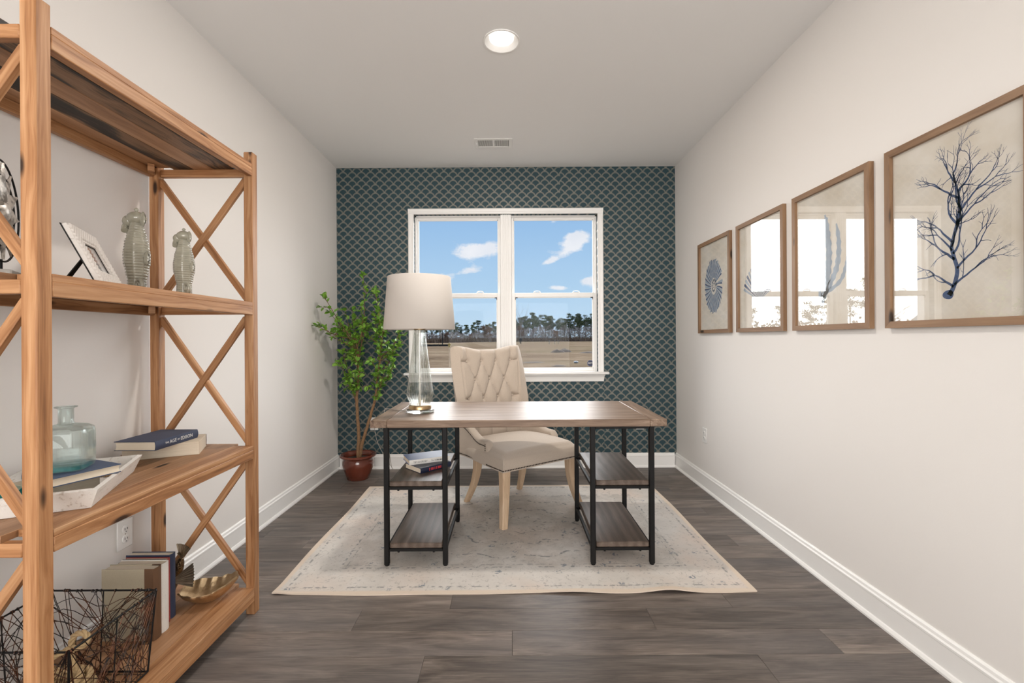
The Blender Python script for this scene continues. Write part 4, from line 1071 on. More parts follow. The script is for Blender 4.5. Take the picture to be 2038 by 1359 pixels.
for i, p in enumerate(body):
    t = i / (nb - 1); w_ = .030 * math.sin(PI * min(1, .16 + t * .80)) ** .8 * (1 - .35 * t) + .003; dd = w_ * 1.15
    tg = (body[min(i + 1, nb - 1)] - body[max(i - 1, 0)]).normalized(); nx_ = Vector((tg.z, 0, -tg.x))
    for j in range(18):
        a = 2 * PI * j / 18; vs.append(p + nx_ * dd * math.cos(a) + Vector((0, 1, 0)) * w_ * math.sin(a))
mb.add(vs, [(i * 18 + j, i * 18 + (j + 1) % 18, (i + 1) * 18 + (j + 1) % 18, (i + 1) * 18 + j) for i in range(nb - 1) for j in range(18)] + [tuple(range(18)), tuple((nb - 1) * 18 + j for j in range(18))])
mb.ellip((-.011, 0, .013), (.030, .026, .012), 18, 8); mb.build('body', M['bronze'], fs_, angle=70)
def fan(name, base, d0, d1, L, w0, mat, n=26, rays=9, th=.0018, curl=0):
    base, d0, d1 = Vector(base), Vector(d0).normalized(), Vector(d1).normalized(); mb = MB()
    nn_ = d0.cross(d1).normalized()
    def p(u, v, sg):
        dd = (d0 * (1 - u) + d1 * u).normalized(); r = L * v * (1 - .10 * abs(math.sin(rays * PI * u)) - .12 * (2 * u - 1) ** 2 * 0)
        return base + dd * (w0 * (1 - v) + r) + nn_ * (sg * th + .004 * abs(math.sin(rays * PI * u)) * v + curl * v * v)
    for sg in (1, -1): mb.grid(lambda u, v, sg=sg: tuple(p(u, v, sg)), n * 2, 8)
    return mb.build(name, mat, fs_, angle=80)
fan('tail_fin', (.049, 0, .165), (-.25, -.15, 1), (.75, -.30, .8), .070, .004, M['palebronze'], curl=.006)
fan('tail_fin', (.050, 0, .168), (.1, -.6, .75), (.55, -.7, .55), .052, .004, M['palebronze'])
fan('pectoral_fin', (.020, -.020, .085), (.85, -.25, .75), (.88, -.45, .08), .140, .006, M['palebronze'], rays=8, curl=.01)
fan('dorsal_fin', (-.010, -.004, .075), (-.7, -.1, .7), (.1, -.1, .9), .050, .012, M['bronze'])

# ------------------------------------------------------------------ table lamp
lamp = thing('table_lamp', 'glass table lamp with brass collar and cream drum shade on the desk', 'lamp', (-.507, 2.585, DT + .0015))
MB().lathe([(.070, 0), (.077, .002), (.0785, .006), (.0785, .013), (.076, .0165), (.068, .0185), (.001, .0185)], 48).build('acrylic_base', M['acrylic'], lamp)
MB().lathe([(.060, .0187), (.0625, .020), (.0625, .037), (.0605, .040), (.056, .041), (.054, .043), (.001, .043)], 48).build('brass_collar', M['brass'], lamp)
gp = [(.052, .0435), (.056, .047), (.070, .078), (.0775, .100), (.078, .105), (.076, .114), (.068, .170), (.055, .270), (.044, .360), (.037, .430), (.0345, .462), (.030, .468)]
nf = 24
def flute(a, z, i): return 1 - .035 * (.5 + .5 * math.cos(nf * a)) * (1 if z < .455 else 0)
MB().lathe(gp + [(r - .003, z) for r, z in gp[::-1]] + [], 144, fn=flute, cap=False).build('glass_body', M['lampglass'], lamp, angle=50)
MB().lathe([(.0055, .044), (.0055, .50)], 16).build('stem', M['chrome'], lamp)
MB().lathe([(.030, .466), (.033, .468), (.033, .474), (.018, .480), (.014, .500), (.014, .53), (.001, .531)], 24).build('socket', M['brass'], lamp)
sh_ = MB().lathe([(.1995, .468), (.2005, .470), (.1765, .764), (.1755, .765), (.1745, .764), (.1982, .470), (.1995, .468)], 72, cap=False).build('shade', M['shade'], lamp, angle=60)
spd = MB().tube([(.012 * math.cos(2 * PI * i / 20), .012 * math.sin(2 * PI * i / 20), .752) for i in range(20)], .002, 6, closed=True)
for k in range(3): a = 2 * PI * k / 3 + .4; spd.tube([(.012 * math.cos(a), .012 * math.sin(a), .752), (.175 * math.cos(a), .175 * math.sin(a), .758)], .0018, 6)
spd.build('spider', M['brass'], sh_)
hp = MB()
for s_ in (-1, 1): hp.tube(catmull([(s_ * .012, 0, .52), (s_ * .05, 0, .57), (s_ * .055, 0, .66), (s_ * .02, 0, .74), (0, 0, .752)], 6), .0018, 6)
hp.build('harp', M['brass'], lamp)
MB().ellip((0, 0, .600), (.03, .03, .045), 16, 12).build('bulb', M['plastic'], lamp)
MB().lathe([(.004, .752), (.004, .762), (.010, .765), (.0115, .772), (.009, .780), (.003, .784), (.0005, .785)], 16).build('finial', M['brass'], lamp)
M['cord'] = plain('clear_grey_cord', (.42, .38, .34), .4)
cd = catmull([(-.06, .02, .003), (-.12, .05, .0025), (-.17, .085, .0025), (-.218, .11, .0025), (-.233, .12, -.004), (-.240, .14, -.06), (-.30, .5, -.42), (-.45, 1.1, -.62), (-.66, 1.46, -.52), (-.718, 1.536, -.378)], 8)
MB().tube(cd, .0022, 6).build('cord', M['cord'], lamp)
MB().box((-.728, 1.528, -.388), (-.708, 1.5555, -.362), .003).build('plug', M['plastic'], lamp)

# ------------------------------------------------------------------ books on the desk shelf
DS = .0078 + .443 - .007 + .0006
book('dark navy hardback with red spine title lying on the desk shelf under another book', flat(-.486, 2.476, DS, 44) , .205, .158, .029, C['ink'], C['ink'], title=(('', .055, .0145, .0165, M['redprint'], 11),), group=None)
book('blue hardback with white lettered spine, top of the two books on the desk shelf', flat(-.560, 2.536, DS + .0296, 26) , .236, .150, .027, C['peri'], C['white'], title=(('TIM DORSEY', .022, .0135, .0145, M['blackprint'], ''), ('The', .124, .0135, .011, M['blackprint'], ''), ('', .146, .0135, .008, M['blackprint'], 14)))

# ------------------------------------------------------------------ potted tree
plant = thing('potted_tree', 'leafy two-stemmed tree in a glazed red-brown pot in the corner', 'plant', (-1.285, 3.86, 0))
m_, g, b = newmat('oxblood_glaze'); nz = g.noise(g.co(), 9, 4)
setb(g, b, g.mix(nz, (.075, .014, .008), (.19, .045, .022)), .17, 0, None, **{'Coat Weight': .5}); M['pot'] = m_
MB().lathe([(.085, 0), (.090, .004), (.104, .045), (.122, .095), (.1285, .130), (.126, .155), (.120, .170), (.122, .178), (.140, .186), (.150, .194), (.150, .204), (.140, .209), (.122, .203), (.114, .190), (.112, .165), (.001, .160)], 56).build('pot', M['pot'], plant)
soil = plain('dark_soil', (.035, .024, .016), .95, var=.4, scale=80, bump=.8)
MB().lathe([(.111, .166), (.09, .172), (.04, .176), (.001, .177)], 32, cap=False).build('soil', soil, plant)
bark = plain('brown_bark', (.22, .125, .060), .8, var=.45, scale=70, bump=.6)
twig = plain('brown_twig', (.16, .085, .045), .8, var=.3, scale=90)
random.seed(8)
def jit(P, s_): return [P[0]] + [p + Vector((random.uniform(-s_, s_), random.uniform(-s_, s_), 0)) for p in P[1:-1]] + [P[-1]]
t1 = jit(catmull([(.0, 0, .165), (.002, .01, .40), (-.008, .0, .66), (.004, .01, .86), (.0, .02, 1.02), (-.02, .02, 1.18)], 6), .003)
t2 = jit(catmull([(.012, .0, .165), (.05, -.01, .34), (.105, .0, .52), (.150, .01, .70), (.165, .02, .88), (.19, .02, 1.05), (.215, .0, 1.2)], 6), .004)
MB().tube(t1, [.0165 - .011 * i / (len(t1) - 1) for i in range(len(t1))], 10).build('trunk', bark, plant)
MB().tube(t2, [.0155 - .0105 * i / (len(t2) - 1) for i in range(len(t2))], 10).build('trunk', bark, plant)
tips = [(-.18, -.24, 1.515), (-.235, -.25, 1.285), (-.165, -.18, 1.40), (-.19, -.12, 1.215), (-.04, .05, 1.36), (.045, .03, 1.722), (.135, .05, 1.60), (.17, -.05, 1.57), (.215, .03, 1.34), (.345, .05, 1.24), (.352, -.02, 1.12), (.29, .08, 1.05),
        (-.07, .10, 1.13), (.09, -.11, 1.24), (.0, -.14, 1.08), (-.12, -.08, .99), (.165, -.12, .99), (.245, -.08, .90), (-.03, .12, .93), (.195, .06, .80), (-.08, -.03, .86), (.03, .15, 1.34), (.11, .12, 1.42), (.26, -.12, 1.30), (-.11, .02, 1.42), (-.13, .12, 1.24), (.06, -.08, 1.45), (.30, .02, .98), (.06, -.13, .92), (-.15, .05, 1.08)]
br_ = MB(); spots = []
for tp in tips:
    tp = Vector(tp); trunk = t1 if tp.x < .08 else t2
    cand = [p for p in trunk if .60 < p.z < tp.z - .08] or [trunk[len(trunk) // 2]]
    s0 = random.choice(cand[-10:]); mid_ = s0.lerp(tp, .5) + Vector((random.uniform(-.03, .03), random.uniform(-.03, .03), -.03 + .02 * random.random()))
    P = catmull([s0, mid_, tp], 8); br_.tube(P, [.0055 - .0038 * i / (len(P) - 1) for i in range(len(P))], 6)
    for i, p in enumerate(P):
        if i < 4: continue
        for _ in range(2 if i < len(P) - 1 else 6): spots.append((p, (P[min(i + 1, len(P) - 1)] - P[i - 1]).normalized(), 1.0))
    for _ in range(3):                                           # side twigs
        i = random.randint(5, len(P) - 2); dirn = Vector((random.uniform(-1, 1), random.uniform(-1, 1), random.uniform(.1, 1))).normalized(); e = P[i] + dirn * random.uniform(.05, .10)
        e.x = max(e.x, -.25); e.y = min(e.y, .2)
        br_.tube([P[i], P[i].lerp(e, .5) + Vector((0, 0, .006)), e], [.0026, .002, .0012], 5)
        for k in range(6): spots.append((P[i].lerp(e, .45 + .55 * min(1, k / 4)), dirn, 1.0))
br_.build('branches', twig, plant)
m_, g, b = newmat('glossy_leaf'); rnd = g.rand(); o = g.co()
lc = g.ramp(rnd, [(0, (.06, .16, .02)), (.45, (.13, .29, .03)), (.8, (.23, .42, .05)), (1, (.34, .52, .12))])
setb(g, b, lc, .32, 0, None, **{'Transmission Weight': 0, 'Subsurface Weight': 0}); b.inputs['Specular IOR Level'].default_value = .5; M['leaf'] = m_
m_, g, b = newmat('glossy_leaf_mass'); lc = g.ramp(g.noise(g.co(), 30, 2), [(.3, (.06, .16, .02)), (.5, (.13, .29, .03)), (.68, (.23, .42, .05)), (.8, (.33, .50, .12))]); setb(g, b, lc, .34); M['leafmass'] = m_
LV = [(0, 0, 0), (.010, .35, .10), (.0085, .72, .06), (0, 1, -.06), (-.0085, .72, .06), (-.010, .35, .10), (0, .35, .0), (0, .72, -.02)]
def leaf_geo(L, wd):
    vs = [(x / .010 * wd, y * L, z * L) for x, y, z in LV]
    return vs, [(0, 1, 6), (1, 2, 7, 6), (2, 3, 7), (0, 6, 5), (5, 6, 7, 4), (4, 7, 3)]
lm = [MB().add(*leaf_geo(L, w_)).mesh('leaf', M['leaf'], smooth=False, recalc=False) for L, w_ in ((.056, .0165), (.047, .0145), (.038, .012))]
random.shuffle(spots); fol = MB()
for i, (p, dr, s_) in enumerate(spots):
    dirn = (dr * .5 + Vector((random.gauss(0, 1), random.gauss(0, 1), random.gauss(.15, .8))).normalized()).normalized()
    if p.x < -.24: dirn.x = abs(dirn.x) * .3
    q = dirn.to_track_quat('Y', 'Z').to_matrix().to_4x4() @ Matrix.Rotation(random.uniform(-1, 1), 4, 'Y'); Mx = Matrix.Translation(p) @ q
    if p.x + dirn.x * .04 < -.272 or p.y + dirn.y * .04 > .275: continue
    if i < 300: o_ = link('leaf', lm[i % 3], plant); o_.matrix_basis = Mx
    elif i < 1100: fol.add(*leaf_geo(random.uniform(.036, .056), random.uniform(.011, .0165)), M=Mx)
tag(fol.build('foliage', M['leafmass'], plant, smooth=False, recalc=False), kind='stuff')

# ------------------------------------------------------------------ framed prints on the right wall
m_, g, b = newmat('aged_paper'); nz = g.noise(g.co(), 5, 5, .6); n2 = g.noise(g.co(), 60, 3)
setb(g, b, g.mix(g.ramp(nz, [(.4, 0), (.7, 1)]), (.76, .72, .65), (.66, .60, .50)), .9); M['art'] = m_
INK = [plain('indigo_ink', (.065, .10, .20), .9, var=.35, scale=25), plain('pale_indigo_ink', (.34, .41, .49), .9, var=.2, scale=25), plain('deep_indigo_ink', (.035, .065, .12), .9, var=.3, scale=25)]
FWm, FHm, FT = .517, .697, .021
def picture(label, y_far):
    """local: x towards the camera along the wall, y up, z out of the wall"""
    t = thing('framed_print', label, 'picture', group='wood framed prints on the right wall'); t.matrix_basis = cols((0, -1, 0), (0, 0, 1), (-1, 0, 0), (XR - .001, y_far, 1.210))
    fw = .026
    def member(a, e, ins):
        # mitred frame member from corner a to corner e
        a, e = Vector(a), Vector(e); L_ = (e - a).length; m4 = along(a, e, (0, 0, 1))
        vs = [(0, 0, 0), (L_, 0, 0), (L_ - fw, fw, 0), (fw, fw, 0)]; vs = vs + [(x, y, FT) for x, y, z in vs]
        o = MB().add(vs, [(0, 3, 2, 1), (4, 5, 6, 7), (0, 1, 5, 4), (1, 2, 6, 5), (2, 3, 7, 6), (3, 0, 4, 7)]).build('frame_member', M['framewood'], t, smooth=False); o.matrix_basis = m4
    c = [(0, 0, 0), (FWm, 0, 0), (FWm, FHm, 0), (0, FHm, 0)]
    for i in range(4): member(c[i], c[(i + 1) % 4], 0)
    MB().box((fw * .8, fw * .8, .002), (FWm - fw * .8, FHm - fw * .8, .0075)).build('paper', M['art'], t, smooth=False)
    MB().box((fw * .98, fw * .98, .0105), (FWm - fw * .98, FHm - fw * .98, .0125)).build('glass', M['picglass'], t, smooth=False)
    return t
ZA = .0077
def ribbon(mb, P, wd, z=ZA):
    P = [Vector((p[0], p[1])) for p in P]; vs = []; n = len(P)
    for i, p in enumerate(P):
        t = (P[min(i + 1, n - 1)] - P[max(i - 1, 0)]); t = t.normalized() if t.length > 1e-9 else Vector((0, 1)); q = Vector((-t.y, t.x)) * wd[i] / 2
        vs += [(p.x + q.x, p.y + q.y, z), (p.x - q.x, p.y - q.y, z)]
    mb.add(vs, [(2 * i, 2 * i + 1, 2 * i + 3, 2 * i + 2) for i in range(n - 1)])
def c2(P, n=6): return [(v_.x, v_.y) for v_ in catmull([(x, y, 0) for x, y in P], n)]
def grow(mb, p, ang, L, w_, depth, bend, spread=28):
    n = 5; P = [p]; a = ang
    for i in range(n): a += R(random.uniform(-16, 16)) + bend * .12; P.append((P[-1][0] + math.cos(a) * L / n, P[-1][1] + math.sin(a) * L / n))
    ribbon(mb, P, [w_ * (1 - .45 * i / n) for i in range(n + 1)])
    if depth == 0: return
    for s_ in (-1, 1): grow(mb, P[-1], a + R(spread * s_ * random.uniform(.55, 1.1)), L * random.uniform(.55, .78), w_ * .58, depth - 1, -s_ * .5, spread)
    if random.random() < .75: grow(mb, P[2], ang + R(random.choice((-1, 1)) * random.uniform(35, 55)), L * .5, w_ * .45, max(0, depth - 2), 0, spread)
random.seed(33)
p1 = picture('framed print of a ribbed blue fossil shell, farthest of the four prints', 3.612)
p2 = picture('framed print whitened by the window reflection, second of the four from the window', 3.006)
p3 = picture('framed print of a faint blue sea plant half hidden by reflection, third from the window', 2.410)
p4 = picture('framed print of a branching blue coral, nearest of the four prints', 1.816)
# coral
mb = MB(); trunk = c2([(.252, .108), (.268, .135), (.281, .188), (.270, .235), (.262, .272), (.273, .320), (.284, .362), (.290, .421), (.280, .470), (.268, .520)], 6); nT = len(trunk)
ribbon(mb, trunk, [.017 - .0115 * i / (nT - 1) for i in range(nT)])
mb.add([(.252 + .020 * math.cos(a) * (1.2 if math.cos(a) < 0 else .8), .110 + .016 * math.sin(a), ZA) for a in [2 * PI * i / 16 for i in range(16)]], [tuple(range(16))])
for k_, (i, side_, w_) in enumerate(((6, -1, .0075), (7, 1, .007), (17, -1, .008), (20, 1, .0075), (26, -1, .007), (29, 1, .0075), (34, -1, .0075), (38, 1, .0075), (43, -1, .007), (46, 1, .007), (50, -1, .006), (54, 1, .005), (13, 1, .007), (24, 1, .0065), (33, 1, .007), (22, -1, .006), (40, -1, .006))):
    i = min(i, nT - 1); base = trunk[i]; ang = R(90 + (-46 if side_ > 0 else 46) + random.uniform(-8, 8)); L_ = .084 if i < 45 else .060
    grow(mb, base, ang, L_, w_ * 1.2, 4 if k_ % 2 else 3, side_ * .25)
mb.build('print', INK[0], p4, smooth=False, recalc=False)
# fossil shell: radiating ribs and a coiled centre
cx, cy_ = .255, .345; da, la, de = MB(), MB(), MB(); n = 32
def rim(a):
    return .205 * (1 + .0 * a) if False else None
for i in range(n):
    a0 = 2 * PI * (i + .06) / n; a1 = 2 * PI * (i + .44) / n; a2 = 2 * PI * (i + .96) / n
    f = lambda a: (.145 + .010 * math.cos(a - 2.4), .205 - .012 * math.cos(a))
    for tgt, b0, b1 in ((da, a0, a1), (la, a1, a2)):
        if math.cos(b0 - .2) > .93 and i % 2: continue
        ex, ey = f(b0); jag = random.uniform(.94, 1.03)
        q = lambda a, r: (cx + ex * r * math.cos(a), cy_ + ey * r * math.sin(a), ZA)
        tgt.add([q(b0 + .10, .30), q(b0 + .05, .62), q(b0, jag), q(b1, jag * .98), q(b1 + .05, .62), q(b1 + .10, .30)], [tuple(range(6))])
for k in range(22):
    a = k * .55; r = .29 - .0115 * k; ex, ey = .145, .200
    de.add([(cx + ex * r * math.cos(a + da_) * s_, cy_ + ey * r * math.sin(a + da_) * s_, ZA + .0001) for da_, s_ in ((0, 1.08), (.42, 1.08), (.42, .70), (0, .70))], [(0, 1, 2, 3)])
da.build('print', INK[0], p1, smooth=False, recalc=False); la.build('print', INK[1], p1, smooth=False, recalc=False); de.build('print', INK[2], p1, smooth=False, recalc=False)
# scallop shell on the second print
mb = MB(); m2 = MB()
for i in range(17):
    a = R(25 + 130 * i / 16); a_, e_ = a - R(2.6), a + R(2.6); r = .225 * (1 - .12 * ((i - 8) / 8) ** 2); bx_, by_ = .258, .190
    (mb if i % 2 else m2).add([(bx_ + .02 * math.cos(a_), by_ + .02 * math.sin(a_), ZA), (bx_ + r * math.cos(a_), by_ + r * math.sin(a_), ZA), (bx_ + r * 1.02 * math.cos(a), by_ + r * 1.02 * math.sin(a), ZA), (bx_ + r * math.cos(e_), by_ + r * math.sin(e_), ZA), (bx_ + .02 * math.cos(e_), by_ + .02 * math.sin(e_), ZA)], [tuple(range(5))])
m2.add([(.258 + x, .188 + y, ZA) for x, y in ((-.06, .012), (.06, .012), (.045, -.03), (-.045, -.03))], [(0, 1, 2, 3)])
mb.build('print', INK[0], p2, smooth=False, recalc=False); m2.build('print', INK[1], p2, smooth=False, recalc=False)
# broad sea plant on the third
mb = MB()
for (P, w_) in (([(.20, .12), (.225, .17), (.25, .26), (.26, .36), (.25, .47), (.235, .55)], .034), ([(.215, .15), (.27, .22), (.315, .30), (.325, .40), (.31, .49)], .026), ([(.205, .13), (.195, .22), (.205, .32), (.21, .42), (.20, .52)], .022), ([(.225, .17), (.33, .22), (.37, .29), (.38, .35)], .018)):
    Q = c2(P, 8); ribbon(mb, Q, [w_ * (.6 + .6 * math.sin(PI * min(1, i / (len(Q) - 1) * .9 + .08))) * (1 + .25 * math.sin(i * 1.9)) * (1 if i < len(Q) - 3 else .5) for i in range(len(Q))])
mb.build('print', INK[1], p3, smooth=False, recalc=False)

# ------------------------------------------------------------------ outdoors: field, woods, small site things
GZ = -.45
def hill(x, y): return GZ + .10 * math.sin(x * .09 + 1) * math.sin(y * .07) * min(1, y / 40) + .03 * math.sin(x * .5) * math.sin(y * .4 + 2)
m_, g, b = newmat('dry_field'); o = g.co()
a_ = g.noise(g.map(o, (.10, .28, 1)), 1, 7, .72); b_ = g.noise(g.map(o, (1.2, 3.5, 1)), 1, 5, .7); c_ = g.noise(g.map(o, (.05, .12, 1)), 1, 3)
fc = g.ramp(g.m('ADD', g.m('MULTIPLY', a_, .55), g.m('MULTIPLY', b_, .45)), [(.34, (.035, .024, .016)), (.45, (.10, .073, .050)), (.54, (.15, .113, .078)), (.68, (.215, .17, .125))])
fc = g.mix(g.ramp(c_, [(.50, 0), (.64, .35)]), fc, (.088, .083, .044))
setb(g, b, fc, 1.0, 0); b.inputs['Specular IOR Level'].default_value = 0; M['field'] = m_
def gp_(u, v): y = 4.6 + 396 * v ** 2.2; x = (u - .5) * 2 * (14 + 1.25 * y); return (x, y, hill(x, y))
struct(MB().grid(gp_, 90, 110).build('ground', M['field'], smooth=True, angle=180), 'dry brown grass field outside the window')

def leafmat(name, stops, rough=.9):
    m_, g, b = newmat(name); r = g.rand(); nz = g.noise(g.co(), 1.4, 3)
    setb(g, b, g.ramp(g.m('ADD', g.m('MULTIPLY', r, .45), g.m('MULTIPLY', nz, .55)), stops), rough); b.inputs['Specular IOR Level'].default_value = .1; return m_
M['needles'] = leafmat('pine_needles', [(.25, (.035, .058, .026)), (.5, (.078, .108, .044)), (.75, (.14, .165, .075))])
M['oakleaf'] = leafmat('russet_leaves', [(.25, (.09, .042, .022)), (.5, (.17, .085, .042)), (.75, (.24, .14, .08))])
M['greybark'] = plain('grey_bark', (.30, .27, .245), .9, var=.3, scale=4)
M['pinebark'] = plain('pine_bark', (.13, .10, .078), .9, var=.3, scale=4)
M['palebark'] = plain('pale_bark', (.50, .475, .44), .9, var=.25, scale=4)
def tufts(mb, c, r, n, s_):
    for _ in range(n):
        p = Vector((random.gauss(0, .5), random.gauss(0, .5), random.gauss(0, .5)))
        if p.length > 1.1: p *= 1.1 / p.length
        q = Vector((c[0] + p.x * r[0], c[1] + p.y * r[1], c[2] + p.z * r[2])); a = Vector((random.gauss(0, 1), random.gauss(0, 1), random.gauss(0, 1))).normalized(); e = a.orthogonal().normalized(); k = s_ * random.uniform(.6, 1.3)
        mb.add([q + a * k, q + e * k * .6, q - a * k * .8, q - e * k * .6 + a.cross(e) * k * .4], [(0, 1, 2, 3)])
def pine(h, seed):
    random.seed(seed); t = thing('pine_tree', 'x', 'tree'); lean_ = random.uniform(-.3, .3)
    MB().tube([(0, 0, 0), (lean_ * .3, 0, h * .5), (lean_, 0, h * .96)], [.20, .15, .04], 6).build('trunk', M['pinebark'], t)
    mb = MB()
    for i in range(15):
        z = h * random.uniform(.50, 1.0); k = 1 - .65 * abs((z / h - .72) / .30); rr = random.uniform(.3, 2.9) * max(.2, k); a = random.uniform(0, 2 * PI)
        tufts(mb, (lean_ * z / h + rr * math.cos(a), rr * math.sin(a), z), (random.uniform(1.0, 1.7), random.uniform(1.0, 1.7), random.uniform(.5, .9)), 80, .27)
    mb.build('crown', M['needles'], t, smooth=False, recalc=False); return t
def bare(h, seed, mat):
    random.seed(seed); t = thing('bare_tree', 'x', 'tree'); tr, br = MB(), MB()
    def go(p, d, L, r, dep):
        P = [p]; dd = d.copy()
        for i in range(3): dd = (dd + Vector((random.gauss(0, .12), random.gauss(0, .12), .05))).normalized(); P.append(P[-1] + dd * L / 3)
        (tr if dep == 4 else br).tube(P, [r, r * .85, r * .7, r * .5], 4, cap=False)
        if dep == 0: return
        for _ in range(3 if dep > 1 else 2):
            k = random.choice((1, 2, 3)) if dep < 4 else random.choice((2, 3)); nd = (dd + Vector((random.gauss(0, .6), random.gauss(0, .6), random.gauss(.25, .3)))).normalized(); go(P[k], nd, L * random.uniform(.5, .72), r * .45, dep - 1)
    go(Vector((0, 0, 0)), Vector((0, 0, 1)), h * .48, h * .011, 4)
    tr.build('trunk', mat, t); br.build('branches', mat, t); return t
def bushy(h, seed):
    random.seed(seed); t = thing('russet_tree', 'x', 'tree'); MB().tube([(0, 0, 0), (.1, 0, h * .6)], [.15, .05], 5).build('trunk', M['greybark'], t); mb = MB()
    for i in range(9): a = random.uniform(0, 6.28); tufts(mb, (1.3 * math.cos(a) * random.random(), 1.3 * math.sin(a) * random.random(), h * random.uniform(.3, .9)), (1.1, 1.1, .9), 60, .2)
    mb.build('crown', M['oakleaf'], t, smooth=False, recalc=False); return t
protoP = [pine(16, s_) for s_ in (1, 2, 3, 4)]; protoB = [bare(15, 5, M['palebark']), bare(15, 6, M['greybark']), bare(15, 7, M['greybark'])]; protoR = [bushy(7, 8)]
used = set()
def plant_tree(protos, x, y, s_, label, group):
    p = random.choice(protos)
    o = p if p.name not in used else copy_tree(p); used.add(p.name)
    o.location = (x, y, hill(x, y) - .1); o.scale = (s_, s_, s_ * random.uniform(.92, 1.08)); o.rotation_euler = (0, 0, random.uniform(0, 6.28)); tag(o, label, 'tree', group); return o
random.seed(77)
PL, BL_, RL = 'tall dark green pine in the woods beyond the field', 'leafless grey tree in the woods beyond the field', 'russet leafed small tree at the edge of the woods'
def yline(x): return 232 - .0 * x if x > -2 else 232 + x * .75
x = -70
while x < 62:
    y = yline(x); near = x > -4
    hgt = (random.uniform(.70, 1.0) if near else random.uniform(.50, .72)) * (y / 232)
    plant_tree(protoP, x + random.uniform(-.8, .8), y + random.uniform(0, 16), hgt, PL, 'pines beyond the field')
    if random.random() < .95: plant_tree(protoB, x + random.uniform(-1.5, 1.5), y - random.uniform(0, 5), random.uniform(.48, .80) * (1 if near else .75), BL_, 'bare trees beyond the field')
    if random.random() < .16: plant_tree(protoR, x, y - 4, random.uniform(.7, 1.3), RL, 'russet trees beyond the field')
    x += random.uniform(1.25, 1.9)
plant_tree(protoR, -8.5, 205, 1.15, RL, 'russet trees beyond the field')
# woods at the left edge of the field (seen mirrored in the picture glass)
for x, y, s_, k in ((-64, 101, .62, 0), (-69, 102, .72, 0), (-75, 104, .85, 0), (-80, 104, .9, 0), (-60, 104, .6, 0), (-56, 112, .6, 0), (-72, 80, .86, 1), (-63, 81, .84, 1), (-84, 90, .8, 1), (-88, 86, .7, 0), (-52, 118, .55, 0), (-48, 124, .6, 1), (-95, 80, .8, 0), (-100, 72, .8, 1)):
    plant_tree((protoP, protoB)[k], x, y, s_, ('pine in the woods along the left edge of the field', 'leafless tree in the woods along the left edge of the field')[k], ('pines at the left edge of the field', 'bare trees at the left edge of the field')[k])
big = copy_tree(protoB[1]); big.location = (4.1, 178, hill(4, 178)); big.scale = (.8, .8, 1.15); big.rotation_euler = (0, 0, 2.1); tag(big, 'tallest leafless tree standing in front of the woods beside the window mullion', 'tree'); big.pop('group', None) if 'group' in big else None
for p in protoP + protoB + protoR:
    if p.name not in used: plant_tree([p], random.uniform(10, 40), 240, .8, {0: PL}.get(0) if p in protoP else (BL_ if p in protoB else RL), 'pines beyond the field' if p in protoP else ('bare trees beyond the field' if p in protoB else 'russet trees beyond the field'))
# brush at the foot of the woods: nobody could count it
random.seed(3); mb = MB()
for i in range(5200):
    x = random.uniform(-75, 65); y = yline(x) - 6 + random.uniform(-2.5, 5); h = random.uniform(.5, 2.4) ** 1.1; a = random.uniform(0, PI); w_ = random.uniform(.25, .6)
    z = hill(x, y); mb.add([(x - w_ * math.cos(a), y - w_ * math.sin(a), z), (x + w_ * math.cos(a), y + w_ * math.sin(a), z), (x + random.uniform(-.5, .5), y, z + h)], [(0, 1, 2)])
tag(mb.build('brush', leafmat('brown_brush', [(.25, (.16, .105, .07)), (.5, (.27, .18, .12)), (.75, (.36, .26, .17))]), smooth=False, recalc=False), 'low brown brush along the foot of the woods', 'brush', kind='stuff')
# thicket of twigs and saplings filling the woods behind the trunks
mb = MB(); random.seed(12)
for i in range(9000):
    x = random.uniform(-78, 66); y = yline(x) + random.uniform(3, 16); hm = (9.0 if x > -4 else 5.5) * (.75 + .5 * mnoise.noise(Vector((x * .22, 3.1, 0)))); z = hill(x, y) + hm * random.random() ** .8
    tufts(mb, (x, y, z), (.7, .3, .9), 2, .42)
for i in range(1500):
    k = i / 1500; x = -50 - 52 * k + random.uniform(-3, 3); y = 124 - 52 * k + random.uniform(2, 10); tufts(mb, (x, y, hill(x, y) + 5.0 * random.random()), (.8, .8, 1), 2, .5)
tag(mb.build('thicket', leafmat('thicket_twigs', [(.22, (.075, .092, .05)), (.42, (.16, .14, .11)), (.58, (.27, .23, .20)), (.78, (.36, .29, .25))]), smooth=False, recalc=False), 'grey brown thicket of twigs filling the woods', 'thicket', kind='stuff')
# soil heaps and brush heaps
dirt = plain('dark_dirt', (.062, .046, .034), 1.0, var=.4, scale=3)
def heap(label, x, y, rx, ry, h, seed):
    def fnv(u, v): a = u * 2 * PI; r = v; q = (1 - r * r) * h * (1 + .35 * mnoise.noise(Vector((r * 3 * math.cos(a) + seed, r * 3 * math.sin(a), seed)))) ; return (rx * r * math.cos(a), ry * r * math.sin(a), q - .05)
    tag(MB().grid(fnv, 28, 9, closeu=True).build('soil_heap', dirt, None, (x, y, hill(x, y))), label, 'soil heap')
heap('low brown soil heap in the middle of the field', 5.781, 54, .95, .9, .42, 1.3)
heap('second soil heap touching the first one in the field', 6.800, 55.5, .9, .9, .46, 7.7)
heap('dark line of uprooted brush in the near field', 1.568, 29, 1.0, .5, .12, 3.1)
heap('small dark brush heap close to the window', 2.786, 25.5, .55, .4, .13, 5.2)
heap('flat dark soil heap near the right edge of the window view', 8.775, 50, 1.3, .8, .22, 9.1)
white = plain('white_stake_paint', (.40, .40, .39), .7)
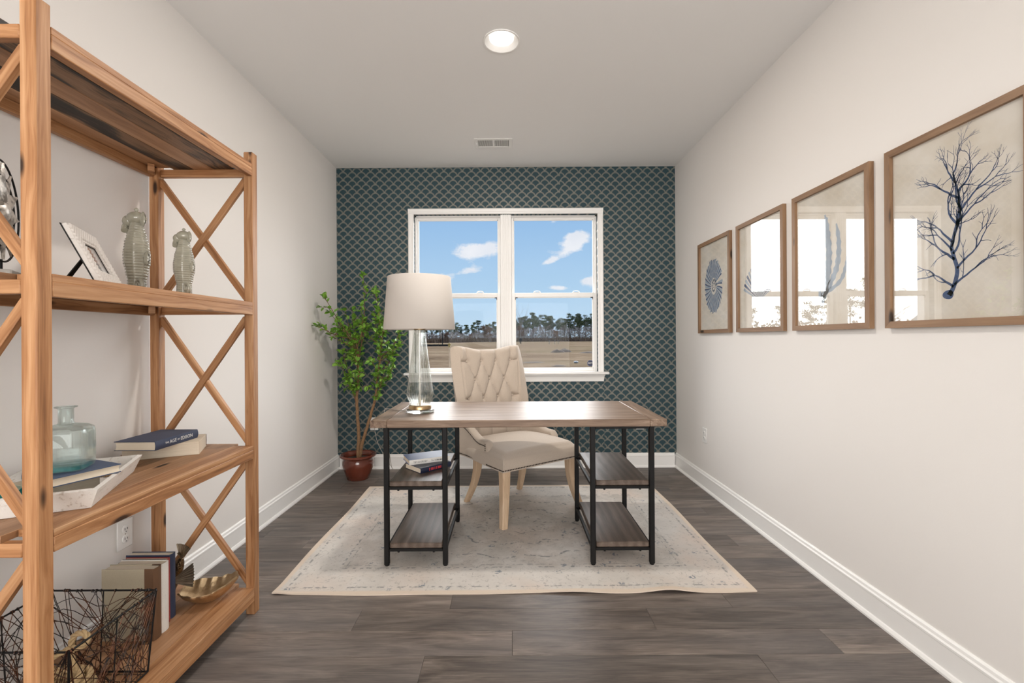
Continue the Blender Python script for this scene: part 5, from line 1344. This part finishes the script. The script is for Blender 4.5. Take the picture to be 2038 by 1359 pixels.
for x, wh in ((10.6, 'leftmost'), (12.05, 'middle'), (12.98, 'rightmost')):
    y = 120; s_ = tag(MB().box((-.05, -.05, 0), (.05, .05, 1.0), .01).lathe([(.07, 1.0), (.001, 1.12)], 4).build('survey_stake', white, None, (x, y, hill(x, y))), wh + ' of three white survey stakes standing in the far field', 'stake', 'white survey stakes in the far field')
tag(MB().ellip((0, 0, .06), (.16, .1, .07), 10, 6, fn=lambda p: 1 + .2 * math.sin(p.x * 7)).build('litter_bag', white, None, (4.15, 28.2, hill(4.15, 28.2))), 'white scrap of litter lying in the near field', 'litter')
ub = thing('utility_box', 'dark utility box on a post in the far field', 'utility box', (3.6, 140, hill(3.6, 140))); MB().box((-.5, -.3, .7), (.5, .3, 1.7), .05).build('box', M['blackmatte'], ub); MB().tube([(0, 0, 0), (0, 0, .7)], .15, 8).build('post', M['blackmatte'], ub)
hy = thing('fire_hydrant', 'yellow fire hydrant beside the black silt fence', 'hydrant', (-11.558, 88, hill(-11.5, 88))); yel = plain('yellow_paint', (.34, .22, .015), .5)
MB().lathe([(.2, 0), (.2, .08), (.14, .1), (.14, .6), (.18, .62), (.18, .68), (.13, .78), (.05, .88), (.001, .9)], 14).build('barrel', yel, hy)
MB().tube([(-.28, 0, .5), (.28, 0, .5)], .09, 10).tube([(0, -.25, .45), (0, 0, .45)], .11, 10).build('nozzles', yel, hy)
lp_ = thing('street_lamp', 'tall black street lamp post at the left of the window view', 'street lamp', (-17.842, 122, hill(-17.8, 122)))
MB().tube([(0, 0, 0), (0, 0, 5.2)], [.11, .07], 8).build('post', M['blackmatte'], lp_); MB().lathe([(.05, 5.2), (.3, 5.3), (.32, 5.5), (.1, 5.65), (.001, 5.7)], 12).build('lantern', M['blackmatte'], lp_)
sf = thing('silt_fence', 'low black silt fence across the left of the field', 'fence', (0, 0, GZ)); 
MB().box((-26, 99.96, .0), (-13.4, 100.0, .42), .0).build('fabric', M['blackmatte'], sf, smooth=False)
for i in range(7): MB().box((-26 + i * 2.1 - .03, 99.9, 0), (-26 + i * 2.1 + .03, 99.955, .6)).build('stake', plain('stake_wood', (.09, .06, .035), .9) if i == 0 else bpy.data.materials['stake_wood'], sf, smooth=False)
